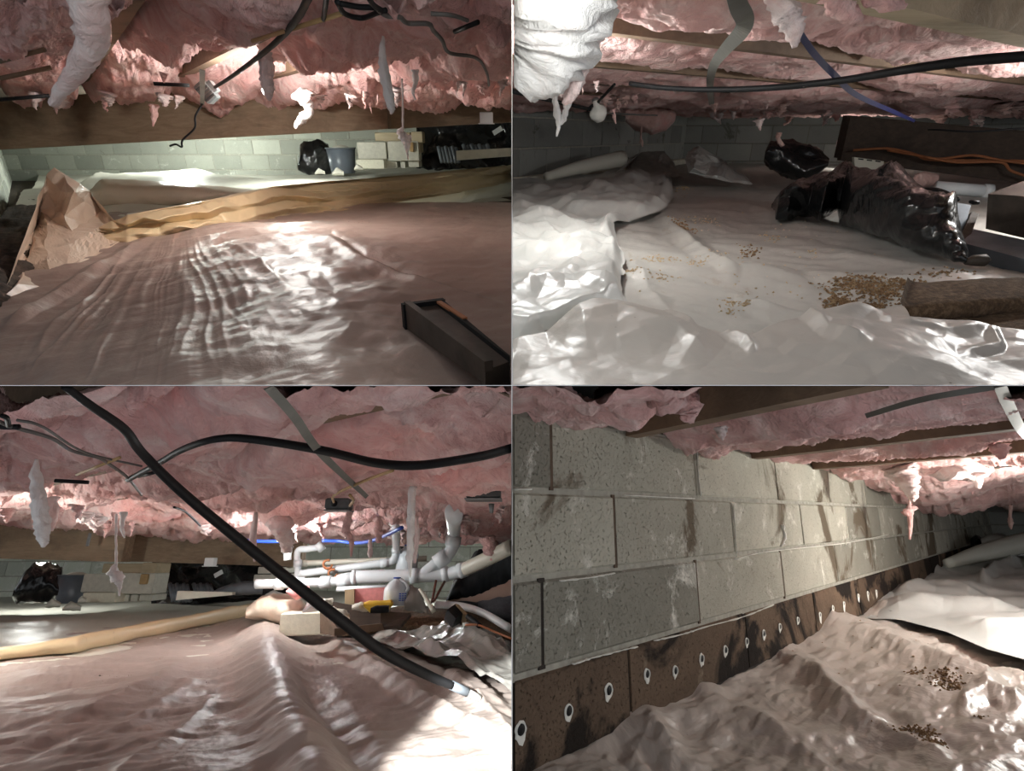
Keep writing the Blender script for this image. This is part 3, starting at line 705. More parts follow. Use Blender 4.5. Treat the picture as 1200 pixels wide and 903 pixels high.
for k, pts in enumerate([[(383, -5, 1.6), (381, 10, 1.6), (379, 23, 1.62)], [(395, 2, 1.6), (404, 16, 1.6), (424, 21, 1.6), (442, 15, 1.6), (452, 12, 1.6)], [(398, 4, 1.55), (420, 8, 1.55), (438, 9, 1.55), (450, 13, 1.55)], [(431, -4, 1.5), (438, 6, 1.5), (449, 13, 1.5)]]):
    cable(TL, pts, 2.6, 'rubber', label=['short black cable stub dropping through the kraft edge', 'black cable looping low below the joist gap', 'black cable lying straight above the loop', 'black cable coming down to the looped cables'][k], cat='cable')
cable(TL, [(440, 8, 1.55), (452, 18, 1.6), (468, 20, 1.7), (478, 27, 1.8), (502, 28, 1.9), (508, 36, 2.0), (518, 47, 2.2), (527, 62, 2.5), (558, 68, 2.7), (570, 84, 3.0), (573, 100, 3.2)], 1.9, 'cable_gray', label='grey cable wandering across the insulation towards the far beam', cat='cable')
cable(TL, [(505, 16, 1.8), (530, 18, 1.8), (548, 24, 1.85)], 2.0, 'cable_gray', label='short pale grey cable piece pressed into the insulation', cat='cable')
for k, (a, b, lb) in enumerate([((180, 98, 2.6), (222, 100, 2.6), 'black rod drawn for a dark slit in pink insulation near the metal box'), ((-5, 117, 2.4), (58, 112, 2.5), 'black rod drawn for a dark slit under the left hand joist bay'), ((0, 72, 1.6), (52, 58, 1.7), 'brown wooden lath bridging the joist bay'), ((0, 92, 1.8), (60, 79, 1.9), 'lower brown wooden lath bridging the joist bay'),
    ((560, 26, 1.9), (533, 37, 2.0), 'black rod drawn for the dark slit beside the grey cable'), ((296, 48, 2.0), (403, 15, 1.7), 'yellow kraft paper edge running under the looped cables')]):
    cable(TL, [a, b], [1.8, 1.8, 2.2, 2.2, 2.4, 2.2][k], ['rubber', 'rubber', 'joist_wood', 'joist_wood', 'rubber', 'kraft'][k], name=['slit_rod', 'slit_rod', 'lath', 'lath', 'slit_rod', 'paper_edge'][k], label=lb, cat=['wire', 'wire', 'lath', 'lath', 'wire', 'paper'][k])  # the black rods stand in for dark slits in the insulation
# far things behind the fold
def pier(bay, X, Y, dp, sc, t):
    """stacked block pier: X,Y offset pixel of top-left corner, sc px scale"""
    def bx(name, x0, y0, x1, y1, mat, dd=0.0, th=0.2, ch=0.006):
        a = bay.at(X + x0 * sc, Y + y0 * sc, dp + dd); b = bay.at(X + x1 * sc, Y + y1 * sc, dp + dd)
        c = (a + b) / 2 + np.array([0, th / 2, 0])
        return MB().box(c, (abs(b[0] - a[0]), th, abs(a[2] - b[2])), None, ch).build(bay, name, mat, t, False)
    bx('block', 0, 12, 37, 33, 'concrete'); bx('block', 37.5, 11, 77, 35, 'concrete', -0.05)
    bx('block', -1, 33.5, 34, 45, 'concrete_cream', -0.12); bx('block', 35, 36, 50, 44, 'concrete'); bx('block', 54, 35.5, 60, 44, 'concrete'); bx('block', 64, 35.5, 77, 43, 'concrete')
    bx('wood_cap', 22, 0, 66, 11, 'pale_wood', 0.05); bx('wood_cap', 67, -1, 81, 13, 'pale_wood', -0.03)
    bx('wood_shim', 65, 12, 70, 24, 'kraft', -0.08, 0.05); bx('wood_cap', 70, 13.5, 79, 25, 'pale_wood', -0.02)
t = thing(TL, 'block_pier', 'stacked concrete block pier with wooden caps before black plastic, dangling ball in front', 'pier', TL.at(455, 206, 6.3))
pier(TL, 418, 155, 6.3, 0.95, t)
def trash_bag(bay, name, us, T, B, dp, th, lab, seed, mat='black_bag', wr=0.03, nu=50):
    return loft(bay, name, us, T, B, dp, th, mat, nu, 30, wr, 6, seed, 0.75, label=lab, cat='bag')
trash_bag(TL, 'trash_bag', (349, 391), [(349, 192), (353, 172), (362, 166), (378, 165), (387, 170), (391, 188)], [(349, 200), (358, 205), (385, 205), (391, 202)], 6.6, 0.4, 'tied black trash bag beside the grey bin below the beam', 5)
def bin_(bay, x0, x1, y0, y1, dp, lab):
    a = bay.at((x0 + x1) / 2, y1, dp); tp = bay.at((x0 + x1) / 2, y0, dp); r = (x1 - x0) / 2 * dp / F; h = tp[2] - a[2]
    t = thing(bay, 'plastic_bin', lab, 'bin', a)
    MB().lathe(a, [(r * .78, 0), (r * .82, 0.01), (r * .97, h * .9), (r * .93, h * .9), (r * .75, h * .3), (0.001, h * .3)], 20).build(bay, 'tub', 'bin_gray', t)
    tb = t.children[0]
    MB().tube([a + [r * 1.0 * math.cos(q), r * 1.0 * math.sin(q), h * .92] for q in np.linspace(0, 2 * math.pi, 25)], r * 0.05, 6).build(bay, 'rim', 'slate', tb)
    m = MB(); m.lathe(a + [0, 0, h * .8], [(r * .8, 0), (r * .7, h * .12), (r * .3, h * .22), (0.001, h * .24)], 14).build(bay, 'rubble', 'concrete', t)
bin_(TL, 387, 418, 171, 203, 6.5, 'grey plastic bin full of rubble between black bag and pier')
def slates(bay, x0, x1, y0, y1, dp, lab, nn=6):
    a = bay.at((x0 + x1) / 2, y1, dp); t = thing(bay, 'corrugated_stack', lab, 'tile stack', a)
    for k in range(nn):
        u = x0 + (x1 - x0) * (k + .5) / nn; P = bay.at(u, y1, dp); Q = bay.at(u - 4, y0 + (k % 2) * 1.5, dp + 0.1)
        MB().tube([P, Q], (x1 - x0) / nn * .55 * dp / F, 8).build(bay, 'ridge_tile', 'slate', t)
slates(TL, 516, 540, 172, 190, 6.0, 'grey corrugated tiles leaning before black plastic, nearer the pier')
slates(TL, 545, 577, 170, 182, 6.1, 'grey corrugated tiles lying behind the white board end', 7)
a = TL.at(535, 188, 5.6); b = TL.at(599, 183, 5.8)
MB().hexa([a, b, b + [0, .05, 0], a + [0, .05, 0], a + [0, 0, .085], b + [0, 0, .075], b + [0, .05, .075], a + [0, .05, .085]]).build(TL, 'foam_board', 'board_white', None, False, label='cream board lying on edge beside the corrugated tiles', cat='board')
for k, (p, lb) in enumerate([((570, 139, 4.2), 'small white outlet box fixed under the darker beam'),]):
    c = TL.at(570, 138, 4.2); t = thing(TL, 'outlet_box', lb, 'electrical box', c)
    hs = MB().box(c, (0.09, 0.05, 0.07), None, 0.004).build(TL, 'housing', 'white_plain', t, False)
    MB().box(c - [0, 0, 0.036], (0.11, 0.06, 0.006), None, 0.001).build(TL, 'flange', 'white_plain', hs, False)
# black plastic hung behind
relief(TL, 'hanging_sheet', [(488, 140, 6.9), (520, 138, 7.0), (560, 136, 6.9), (599, 132, 7.0), (488, 196, 6.9), (515, 200, 6.8), (560, 196, 6.95), (599, 192, 6.9), (535, 165, 6.9), (575, 160, 7.0), (505, 170, 7.0)], 'black_sheet', sub=3, jit=0.04, seed=2, smooth=True, label='black plastic sheet hung behind the corrugated tiles', cat='sheeting')
c = TL.at(583, 153, 6.6)
MB().box(c, (0.11, 0.004, 0.05), ((0.87, 0, 0.5), (0, 1, 0), (-0.5, 0, 0.87))).build(TL, 'paper_tag', 'white_plain', None, False, label='tilted white paper tag on the black plastic', cat='tag')
for k, (x, y, s) in enumerate([(375, 202, 6), (396, 203, 7), (420, 197, 5)]):
    loft(TL, 'rubble_chunk', (x - s, x + s), [(x - s, y), (x - s * .2, y - s), (x + s, y - s * .3)], [(x - s, y + 3), (x + s, y + 3)], 6.0, 0.12, 'concrete', 12, 10, 0.01, 9, 60 + k, label=['grey rubble chunk at the foot of the black bag', 'flat grey rubble slab leaning at the grey bin', 'rough rubble chunk between bin and pier'][k], cat='rubble')
# rusty channel in the foreground
A = TL.plane(497, 366, -hF + 0.085); B = TL.plane(640, 470, -hF + 0.085)
d3 = B - A; d3 /= np.linalg.norm(d3); B = A + d3 * ((-0.004 - A[0]) / d3[0]) if d3[0] > 0 else B
d3 = d3 * 1.0; w3 = np.array([d3[1], -d3[0], 0]); w3 /= np.linalg.norm(w3); Lh = np.linalg.norm(B - A)
t = thing(TL, 'steel_channel', 'dark rusty steel channel lying on the brown sheeting', 'channel', A - [0, 0, 0.03])
def bar(name, off, zz, w, h, mat, l0=0.0, l1=1.0):
    P0 = A + w3 * off + [0, 0, zz] + d3 * Lh * l0; P1 = A + w3 * off + [0, 0, zz] + d3 * Lh * l1
    q = [P0 - w3 * w / 2, P1 - w3 * w / 2, P1 + w3 * w / 2, P0 + w3 * w / 2]
    V = np.array(q + [k_ + np.array([0, 0, h]) for k_ in q]); V[:, 0] = np.minimum(V[:, 0], -0.003)
    V = TL.clampz(V, 1)
    MB().hexa(V).build(TL, name, mat, t, False)
bar('web', 0.0, -0.03, 0.085, 0.045, 'rust_metal'); bar('flange', -0.036, 0.012, 0.016, 0.012, 'rubber'); bar('flange', 0.036, 0.012, 0.014, 0.018, 'rust_metal'); bar('rust_strip', -0.028, 0.022, 0.01, 0.005, 'orange_rust', 0.05, 0.4)
bar('end_plate', 0.0, -0.03, 0.095, 0.055, 'rubber', -0.02, 0.02)
scatter(TL, 'soil_crumbs', 'soil', hF, [(420, 262, 12, 3, 40), (515, 309, 6, 2, 30), (538, 305, 4, 3, 36), (560, 302, 10, 2, 16), (480, 320, 16, 6, 20), (550, 243, 22, 2, 30), (495, 318, 5, 3, 16), (590, 370, 8, 3, 10), (70, 338, 6, 2, 10), (490, 262, 40, 8, 20)], 0, 0, 0.003, 'dark soil crumbs scattered on the brown sheeting', 3, h_tl)

# ================================================================== bay with the black trash bags (top right)
hF = 0.36
slab_o = slab(TR, 'floor', -0.44, 0.75, 11, 0.003, 11, 'soil')
slab_o.data.vertices.foreach_set('co', TR.clampz(np.array([v.co[:] for v in slab_o.data.vertices]) + base_of(slab_o), 1).astype(np.float32).ravel() - np.tile(base_of(slab_o), len(slab_o.data.vertices)).astype(np.float32))
tag(slab_o, 'bare soil under the grey sheeting')
block_wall(TR, 'wall_left', (0.006, 4.9), (2.62, 9.05), -0.572, 0.48, 0.24, 5, [0.35, 0.1, 0.35, 0.1, 0.35], 'block_tr', 'mortar', label='grey block wall beside the rolled sheeting')
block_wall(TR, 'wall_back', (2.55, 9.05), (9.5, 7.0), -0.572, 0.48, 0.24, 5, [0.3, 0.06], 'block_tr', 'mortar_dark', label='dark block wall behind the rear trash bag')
MB().hexa([np.array(q) for q in [(0.01, 4.72, -0.42), (0.16, 4.72, -0.42), (2.7, 8.8, -0.42), (2.5, 9.0, -0.42), (0.01, 4.72, -0.30), (0.12, 4.72, -0.30), (2.65, 8.8, -0.30), (2.5, 9.0, -0.30)]]).build(TR, 'trim_1', 'board_white', None, False, kind='structure', label='tan footing ledge along the grey block wall')
def h_tr(u, v, x, y):
    px = y / F
    h = crumple(x, y, 0.010, 2.6, 3, 1.8, -0.6) + crumple(x, y, 0.004, 8.0, 13, 1.6, -0.5) + 0.012 * fbm(x * 1.3, y * 1.3, 2, 9)
    for p, w, a in [([(768, 252), (800, 275), (830, 300), (868, 326)], 13, 9), ([(880, 250), (960, 268), (1030, 282), (1120, 300)], 9, 3), ([(955, 300), (1040, 308), (1130, 322), (1210, 326)], 9, 7),
                    ([(725, 325), (800, 322), (880, 318), (960, 330)], 14, 6), ([(860, 350), (920, 372), (990, 385), (1060, 380)], 14, 9), ([(740, 300), (760, 340), (790, 372)], 12, 4), ([(800, 232), (870, 240), (940, 262)], 7, 3), ([(790, 216), (850, 220), (900, 228), (990, 236)], 6, 3), ([(930, 320), (1000, 345), (1060, 352)], 10, -5)]:
        h = h + ridge(u, v, p, w, a) * px
    return h
sheet(TR, 'ground_sheet', hF, 600.6, 1300, 182, 560, 1.8, h_tr, 'poly_tr', lift=0.0, label='dirty grey plastic ground sheeting with crumbs and long folds', cat='sheeting')
rt = interp([(203, 780), (206, 787), (222, 789), (240, 786), (250, 776), (262, 744), (275, 720), (284, 722), (300, 728), (320, 731), (345, 728), (362, 733), (372, 715), (400, 640), (430, 612)])
def h_trl(u, v, x, y):
    px = y / F; e = sstep(0, 14, rt(v) - u)
    top = np.where(v < 214, np.exp(-((v - 214) / 6.0) ** 2), 1)
    h = 0.012 + 0.035 * e * top * (0.6 + 0.4 * sstep(380, 330, v)) + crumple(x, y, 0.030, 3.6, 23, 1.0, 0.3) * (0.2 + 0.8 * e)
    for p, w, a in [([(650, 255), (700, 232), (760, 215)], 16, 7), ([(640, 310), (690, 300), (735, 262)], 14, 8), ([(600, 305), (650, 308), (720, 320)], 12, 7), ([(660, 345), (680, 318), (720, 330)], 18, 8), ([(600, 368), (660, 352), (730, 358)], 14, 11), ([(600, 250), (630, 268), (660, 300)], 12, 6)]:
        h = h + ridge(u, v, p, w, a, 1.1) * px
    return np.maximum(h, 0.012)
sheet(TR, 'ground_sheet', hF, 600.6, 790, 203, 430, 1.3, h_trl, 'poly_white', left=lambda v: 600.6 + 0 * v, right=lambda v: rt(v) + 3 * vn(v * 0.15, v * 0 + 3, 2), lift=0.006, label='white crumpled plastic sheet with dark edge lapping over the grey sheeting', cat='sheeting')
tp = interp([(600, 414), (640, 402), (690, 376), (735, 370), (770, 376), (800, 388), (840, 400), (870, 404), (915, 392), (960, 386), (1010, 383), (1080, 386), (1150, 392), (1210, 402), (1310, 415)])
def h_trf(u, v, x, y):
    px = y / F; e = sstep(0, 16, v - tp(u))
    h = 0.010 + 0.030 * e + crumple(x, y, 0.016, 3.4, 53, 1.3, 0.9) * e + 0.02 * fbm(x * 3, y * 3, 2, 8) * e
    for p, w, a in [([(640, 420), (720, 400), (790, 420), (830, 450)], 40, 22), ([(770, 380), (812, 412)], 8, 7), ([(840, 408), (868, 425), (880, 445)], 10, 9), ([(930, 392), (960, 425), (1010, 445)], 12, 10), ([(1035, 405), (1100, 412), (1150, 408)], 9, 7), ([(1150, 405), (1160, 430), (1110, 440)], 10, 8), ([(960, 395), (1060, 402), (1160, 400)], 10, 5)]:
        h = h + ridge(u, v, p, w, a, 1.2) * px
    return h
sheet(TR, 'ground_sheet', hF, 600.6, 1300, 370, 600, 1.5, h_trf, 'poly_front', top=lambda u: tp(u) + 2 * vn(u * 0.08, u * 0, 7), lift=0.008, label='pinkish white plastic sheet bunched in front of the rotten wood slabs', cat='sheeting')
# sheet bits at the back
cable(TR, [(640, 207, 4.75), (680, 196, 5.0), (728, 186, 5.4)], [4.5, 7, 8.5], 'poly_rear', name='sheet_roll', n=14, label='rolled grey plastic sheet along the block wall', cat='sheeting')
relief(TR, 'sheet_flap', [(735, 196, 6.2), (752, 178, 6.8), (778, 177, 6.9), (790, 190, 6.4), (797, 206, 5.0), (745, 210, 5.0), (720, 203, 5.2), (765, 192, 6.0), (700, 206, 5.1)], 'poly_tr', sub=3, jit=0.02, seed=3, label='dull grey plastic flap lying behind the white sheet', cat='sheeting')
relief(TR, 'sheet_flap', [(803, 186, 5.0), (806, 178, 5.1), (819, 170, 5.2), (825, 178, 5.0), (822, 192, 4.7), (807, 203, 4.5), (815, 188, 4.7), (835, 190, 5.0), (852, 191, 5.1), (865, 203, 4.7), (884, 216, 4.2), (858, 213, 4.2), (845, 206, 4.3), (828, 204, 4.4), (813, 198, 4.4)], 'poly_white', sub=3, jit=0.02, seed=5, label='standing crumple of pale plastic in front of the dark wall', cat='sheeting')
# insulation
bd = [0.703 + 0.61 * k for k in range(-3, 8)]
gp = [0.05, 0.1, 0.16, 0.30, 0.2, 0.15, 0.05, 0.04, 0.03, 0.03, 0.03]
def ex_tr(u, v, x, y): return 0.03 * sstep(3, 5, y) - 0.05 * sstep(900, 1100, u) * (v < 30)
bt, d, n = batts(TR, 0.30, 1600, bd, 600.6, 1310, -95, 140, 1.5, ['pink'], [0.03, 0.03, 0.02, 0.03, 0.04, 0.05, 0.06, 0.06], gp,
    lambda k: ('insulation_batt', 'pink fiberglass batt ' + ['in front of all joists', 'hidden before the front joist', 'before the pale joist, mostly hidden', 'behind the pale joist with the grey strap bend', 'where blue strap and black cable cross', 'just under the black cable', 'past the blue strap end', 'with ragged fringe over the big trash bag', 'with ragged fringe over the rear trash bag', 'ending at the drooping brown batt', 'at the dark wall'][k], 'pink batts over the trash bags'), seed=71, amp=0.042, freq=3.4, dmax=7.5, extra=ex_tr, stretch=0.45)
JL = ['floor joist at the very front of the trash bag bay', 'front floor joist beside the glaring insulation clump', 'second floor joist of the bay behind the glaring clump', 'pale front floor joist crossed by the blue strap', 'floor joist crossed by the grey strap', 'narrow floor joist behind the black cable', 'floor joist touching the blue strap end', 'far floor joist before the dark girder', 'farthest floor joist over the rear bag', 'hidden joist beyond the rear bag', 'hidden joist at the dark wall']
for k, c in enumerate(bd[:8]):
    joist(TR, 0.30, d, n, c, -1.5, 8.0, 'pale_wood' if k == 3 else 'joist_wood', JL[k], w=0.04 if k != 3 else 0.08, z0=-0.05 if k != 3 else -0.07, h=0.25)
# glaring clump near the lamp
def clump(bay, pts, mat, lab, seed, **kw): return tuft(bay, pts, mat, seed=seed, n=18, rough=0.28, label=lab, cat='insulation', **kw)
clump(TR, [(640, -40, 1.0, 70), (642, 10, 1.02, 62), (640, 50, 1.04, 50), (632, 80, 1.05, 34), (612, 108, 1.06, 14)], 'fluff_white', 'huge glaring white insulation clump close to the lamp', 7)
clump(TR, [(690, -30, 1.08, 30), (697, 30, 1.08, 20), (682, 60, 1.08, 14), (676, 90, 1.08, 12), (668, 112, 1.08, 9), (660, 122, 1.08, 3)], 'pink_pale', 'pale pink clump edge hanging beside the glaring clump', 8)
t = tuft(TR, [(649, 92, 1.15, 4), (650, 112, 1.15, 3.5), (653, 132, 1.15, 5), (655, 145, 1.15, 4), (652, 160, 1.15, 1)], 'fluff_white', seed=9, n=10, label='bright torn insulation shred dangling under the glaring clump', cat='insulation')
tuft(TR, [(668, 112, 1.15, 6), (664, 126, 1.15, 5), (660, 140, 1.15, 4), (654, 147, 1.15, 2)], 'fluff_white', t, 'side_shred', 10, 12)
for k, (pts, mt, lb) in enumerate([
    ([(905, -8, 1.35, 14), (922, 15, 1.35, 17), (930, 38, 1.35, 12), (931, 56, 1.35, 3)], 'pink_pale', 'pale pink tuft hanging above the blue strap start'),
    ([(975, -8, 1.3, 16), (985, 8, 1.3, 14), (1004, 22, 1.3, 8), (1006, 28, 1.3, 2)], 'pink', 'pink tuft drooping over the pale joist'),
    ([(1020, -12, 1.3, 14), (1040, 2, 1.3, 12), (1060, 8, 1.3, 4)], 'pink', 'pink tuft at the dark end of the pale joist'),
    ([(718, 128, 3.2, 3.5), (720, 138, 3.2, 2), (722, 145, 3.2, .8)], 'pink', 'small pink scrap dangling beside the lamp socket'),
    ([(752, 148, 5.2, 1), (751, 160, 5.2, 1.2), (752, 166, 5.2, 2.6), (753, 172, 5.2, .5)], 'pink_far', 'dusty strand dangling below the drooping brown batt'),
    ([(913, 155, 4.3, 4), (912, 163, 4.3, 3), (917, 171, 4.3, 2.5)], 'pink_far', 'drab tuft hanging over the rear trash bag'),
    ([(889, 140, 3.4, 6), (890, 148, 3.4, 2.5), (891, 153, 3.4, .6)], 'pink_pale', 'pale torn fringe drip before the rear trash bag')]):
    tuft(TR, pts, mt, seed=40 + k, label=lb, cat='insulation')
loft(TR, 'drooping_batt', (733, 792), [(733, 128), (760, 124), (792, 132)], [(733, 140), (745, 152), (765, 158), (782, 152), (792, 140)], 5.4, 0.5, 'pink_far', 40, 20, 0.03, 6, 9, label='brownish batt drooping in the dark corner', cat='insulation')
rnd = random.Random(8)
for k in range(34):
    px = rnd.uniform(650, 1195); py = np.interp(px, [600, 700, 760, 850, 950, 1060, 1200], [102, 118, 135, 142, 146, 148, 152]) + rnd.uniform(-22, 4); dp = 0.24 * F / max(12, 160 - py) * 0.93
    s = rnd.uniform(2, 5); l = rnd.uniform(4, 13)
    fringe(TR, px, py, dp, s, l, rnd.choice(['pink', 'pink_pale', 'pink_far']), bt[k % len(bt)], 130 + k)
# cables and straps
cable(TR, [(861, -8, 1.15), (866, 8, 1.2), (873, 24, 1.25), (868, 38, 1.3), (850, 58, 1.5), (836, 78, 1.75), (832, 100, 2.1), (834, 122, 2.6)], [8, 8.5, 8.5, 7.5, 6, 4.5, 3.4, 2.6], 'strap_gray', name='hanger_strap', flat=0.2, label='grey webbing strap dangling across the batts', cat='strap')
cable(TR, [(938, 40, 1.35), (955, 64, 1.5), (978, 88, 1.7), (1005, 112, 2.0), (1050, 132, 2.6), (1072, 142, 3.0)], [3.0, 3.0, 2.8, 2.4, 1.8, 1.2], 'blue', name='hanger_strap', flat=0.2, label='dark blue webbing strap hanging below the pale joist', cat='strap')
cable(TR, [(738, 98, 2.2), (780, 103, 2.1), (832, 105, 2.0), (900, 103, 1.85), (980, 95, 1.7), (1060, 82, 1.5), (1130, 72, 1.4), (1215, 65, 1.3)], [2.2, 2.4, 2.6, 3, 3.4, 4.2, 4.8, 5.2], 'rubber', label='thick black cable sweeping below the batts past both straps', cat='cable')
cable(TR, [(1088, 152, 3.4), (1100, 152, 3.3), (1140, 154, 3.1), (1205, 150, 2.9)], 1.0, 'rubber', label='thin black wire under the batts by the dark girder', cat='wire')
cable(TR, [(600.8, 107, 2.6), (630, 114, 2.7), (660, 121, 2.9), (692, 128, 3.1)], 2.0, 'rubber', label='black cord leading to the ceramic lamp socket', cat='cable')
cable(TR, [(720, 99, 2.8), (706, 114, 3.0), (699, 121, 3.1)], 1.4, 'rubber', label='short black lead above the ceramic lamp socket', cat='cable')
cable(TR, [(708, 132, 3.1), (740, 134, 3.4), (770, 135, 3.8)], 0.9, 'cable_gray', label='thin grey wire running from lamp socket to corner', cat='wire')
t = thing(TR, 'lamp_socket', 'round ceramic lamp socket hanging on the black cord', 'lamp socket', TR.at(700, 140, 3.1))
c = TR.at(701, 132, 3.1); r = 0.045
MB().lathe(c, [(0.001, -r), (r * .5, -r * .9), (r * .95, -r * .3), (r, r * .1), (r * .8, r * .5), (r * .35, r * .8), (r * .3, r * 1.3), (0.001, r * 1.35)], 18, (-0.35, -0.3, 0.85)).build(TR, 'globe', 'ceramic', t)
MB().lathe(c + [-0.015, 0, r * 1.0], [(r * .4, 0), (r * .45, r * .3), (r * .25, r * .5), (0.001, r * .55)], 12).build(TR, 'clamp', 'steel', t)
MB().tube([c + [-0.06, 0, 0.01], c + [-0.03, -0.01, 0.035], c + [0, -0.02, 0.05]], 0.008, 6).build(TR, 'knot', 'rubber', t)
# dark girder with orange cables
A = TR.at(985, 188, 5.2); B = TR.at(1290, 226, 4.2)
t = thing(TR, 'support_beam', 'dark wooden girder behind the big trash bag', 'beam', A)
beam(TR, A, B, 0.34, 0.06, 'dark_wood', t); beam(TR, A + [0, .062, .02], B + [0, .062, .02], 0.34, 0.06, 'dark_wood', t)
for k, pts in enumerate([[(1000, 176, 5.0), (1040, 174, 4.85), (1070, 180, 4.7), (1090, 187, 4.6), (1150, 188, 4.45), (1230, 189, 4.2)], [(1040, 176, 4.85), (1075, 182, 4.65), (1100, 186, 4.55), (1140, 182, 4.45), (1175, 188, 4.35), (1230, 195, 4.2)], [(1085, 184, 4.55), (1120, 190, 4.45), (1172, 190, 4.3), (1185, 200, 4.25), (1215, 210, 4.15)]]):
    cable(TR, pts, 1.3, 'orange_rust', label=['upper orange cable strung along the dark girder', 'middle orange cable looping along the dark girder', 'orange cable dropping low along the dark girder'][k], cat='cable')
# bags
bagT = [(904, 238), (910, 226), (930, 210), (955, 203), (990, 197), (1020, 196), (1045, 203), (1065, 214), (1090, 224), (1105, 246), (1122, 276), (1134, 300), (1138, 306)]
bagB = [(904, 245), (912, 256), (925, 258), (950, 256), (965, 264), (985, 258), (993, 268), (1020, 279), (1060, 292), (1100, 301), (1132, 309), (1138, 308)]
loft(TR, 'trash_bag', (904, 1138), bagT, bagB, FD(TR, hF - 0.02, bagB), lambda u: np.interp(u, [904, 930, 1000, 1080, 1138], [0.06, 0.3, 0.55, 0.4, 0.05]), 'black_bag', 200, 70, 0.042, 4.6, 31, 0.8, label='big glossy black trash bag slumped across the grey sheeting', cat='bag')
loft(TR, 'trash_bag', (896, 971), [(896, 176), (900, 166), (912, 162), (925, 165), (945, 172), (960, 178), (971, 186)], [(896, 190), (905, 202), (920, 211), (940, 212), (960, 205), (971, 196)], 4.3, 0.4, 'black_bag', 60, 40, 0.04, 4, 33, 0.8, label='smaller dull black trash bag behind the big glossy one', cat='bag')
# things behind the bag
def panel(bay, name, pts, th, mat, lab, cat, ch=0.0, parent=None):
    P = [bay.at(*q) for q in pts]; nn = np.cross(P[1] - P[0], P[3] - P[0]); nn /= np.linalg.norm(nn)
    if nn[1] < 0: nn = -nn
    return MB().hexa(P + [p + nn * th for p in P]).build(bay, name, mat, parent, False, label=lab, cat=cat)
panel(TR, 'grey_board', [(1100, 234, 1.98), (1138, 240, 1.98), (1127, 280, 1.9), (1116, 276, 1.9)], 0.02, 'board_blue', 'blue grey board standing behind the big trash bag', 'board')
panel(TR, 'wood_offcut', [(1139, 248, 1.97), (1147, 250, 1.97), (1135, 283, 1.87), (1125, 279, 1.87)], 0.08, 'dark_wood', 'dark wood offcut leaning between grey board and brown block', 'wood')
panel(TR, 'wood_block', [(1158, 227, 1.95), (1262, 234, 1.7), (1262, 294, 1.7), (1155, 268, 1.95)], 0.25, 'rust_metal', 'brown wooden block resting on dark plank by girder', 'wood')
panel(TR, 'dark_plank', [(1140, 268, 1.93), (1262, 294, 1.66), (1262, 320, 1.5), (1128, 284, 1.85)], 0.2, 'slate', 'dark slate plank under the brown wooden block', 'plank')
t = cable(TR, [(1096, 219, 3.9), (1156, 224, 3.8)], 6.5, 'pvc', name='drain_pipe', n=16, label='white pipe length lying behind the grey board', cat='pipe')
MB().tube([TR.at(1152, 223.6, 3.8), TR.at(1161, 224.4, 3.79)], 7.6 * 3.8 / F, 16).build(TR, 'coupling', 'pvc', t)
cable(TR, [(1068, 224, 2.3), (1092, 222, 2.15), (1108, 226, 2.05), (1122, 234, 1.97)], 2.6, 'rubber', name='hose', label='black hose curving over the grey board', cat='hose')
c = TR.at(1141, 237, 1.96); MB().tube([c + [-0.014, 0, 0.003], c, c + [0.016, 0, -0.001]], [0.005, 0.008, 0.007], 10).build(TR, 'hose_nozzle', 'rubber', None, True, label='black hose nozzle sticking out past the grey board', cat='hose')
t = thing(TR, 'vent_panel', 'cream slotted panel behind the big trash bag', 'panel', TR.at(1018, 198, 4.6))
panel(TR, 'plate', [(1001, 184, 4.6), (1036, 189, 4.6), (1034, 199, 4.6), (1002, 199, 4.6)], 0.03, 'cream_panel', None, None, parent=t)
for k in range(3): panel(TR, 'slot', [(1006 + 10 * k, 185.4 + k * 1.3, 4.594), (1012 + 10 * k, 186.2 + k * 1.3, 4.594), (1012 + 10 * k, 187.6 + k * 1.3, 4.594), (1006 + 10 * k, 186.8 + k * 1.3, 4.594)], 0.004, 'rubber', None, None, parent=t)
panel(TR, 'wood_offcut', [(1040, 190, 4.7), (1052, 190, 4.7), (1052, 194, 4.7), (1040, 194, 4.7)], 0.05, 'pale_wood', 'small pale wood bit beside the cream slotted panel', 'wood')
loft(TR, 'insulation_scrap', (980, 1012), [(980, 164), (990, 158), (1004, 160), (1012, 166)], [(980, 172), (1000, 180), (1012, 178)], 6.4, 0.2, 'pink_pale', 20, 14, 0.02, 8, 4, label='brightly lit pink scrap far behind the rear bag', cat='insulation')
loft(TR, 'insulation_scrap', (1070, 1100), [(1070, 206), (1080, 200), (1100, 204)], [(1070, 214), (1085, 222), (1100, 216)], 4.1, 0.15, 'pink_far', 20, 14, 0.02, 8, 14, label='dusty insulation scrap between bag and white pipe', cat='insulation')
c = TR.plane(1148, 308, -hF + 0.02)
MB().tube([c + [-0.05, -0.01, 0.005], c + [-0.02, 0, 0.008], c + [0.01, 0.0, 0.008], c + [0.025, 0.005, 0.008]], [0.008, 0.016, 0.018, 0.009], 12).build(TR, 'rusty_can', 'rust_metal', None, True, label='small rusty can at the tip of the big trash bag', cat='can')
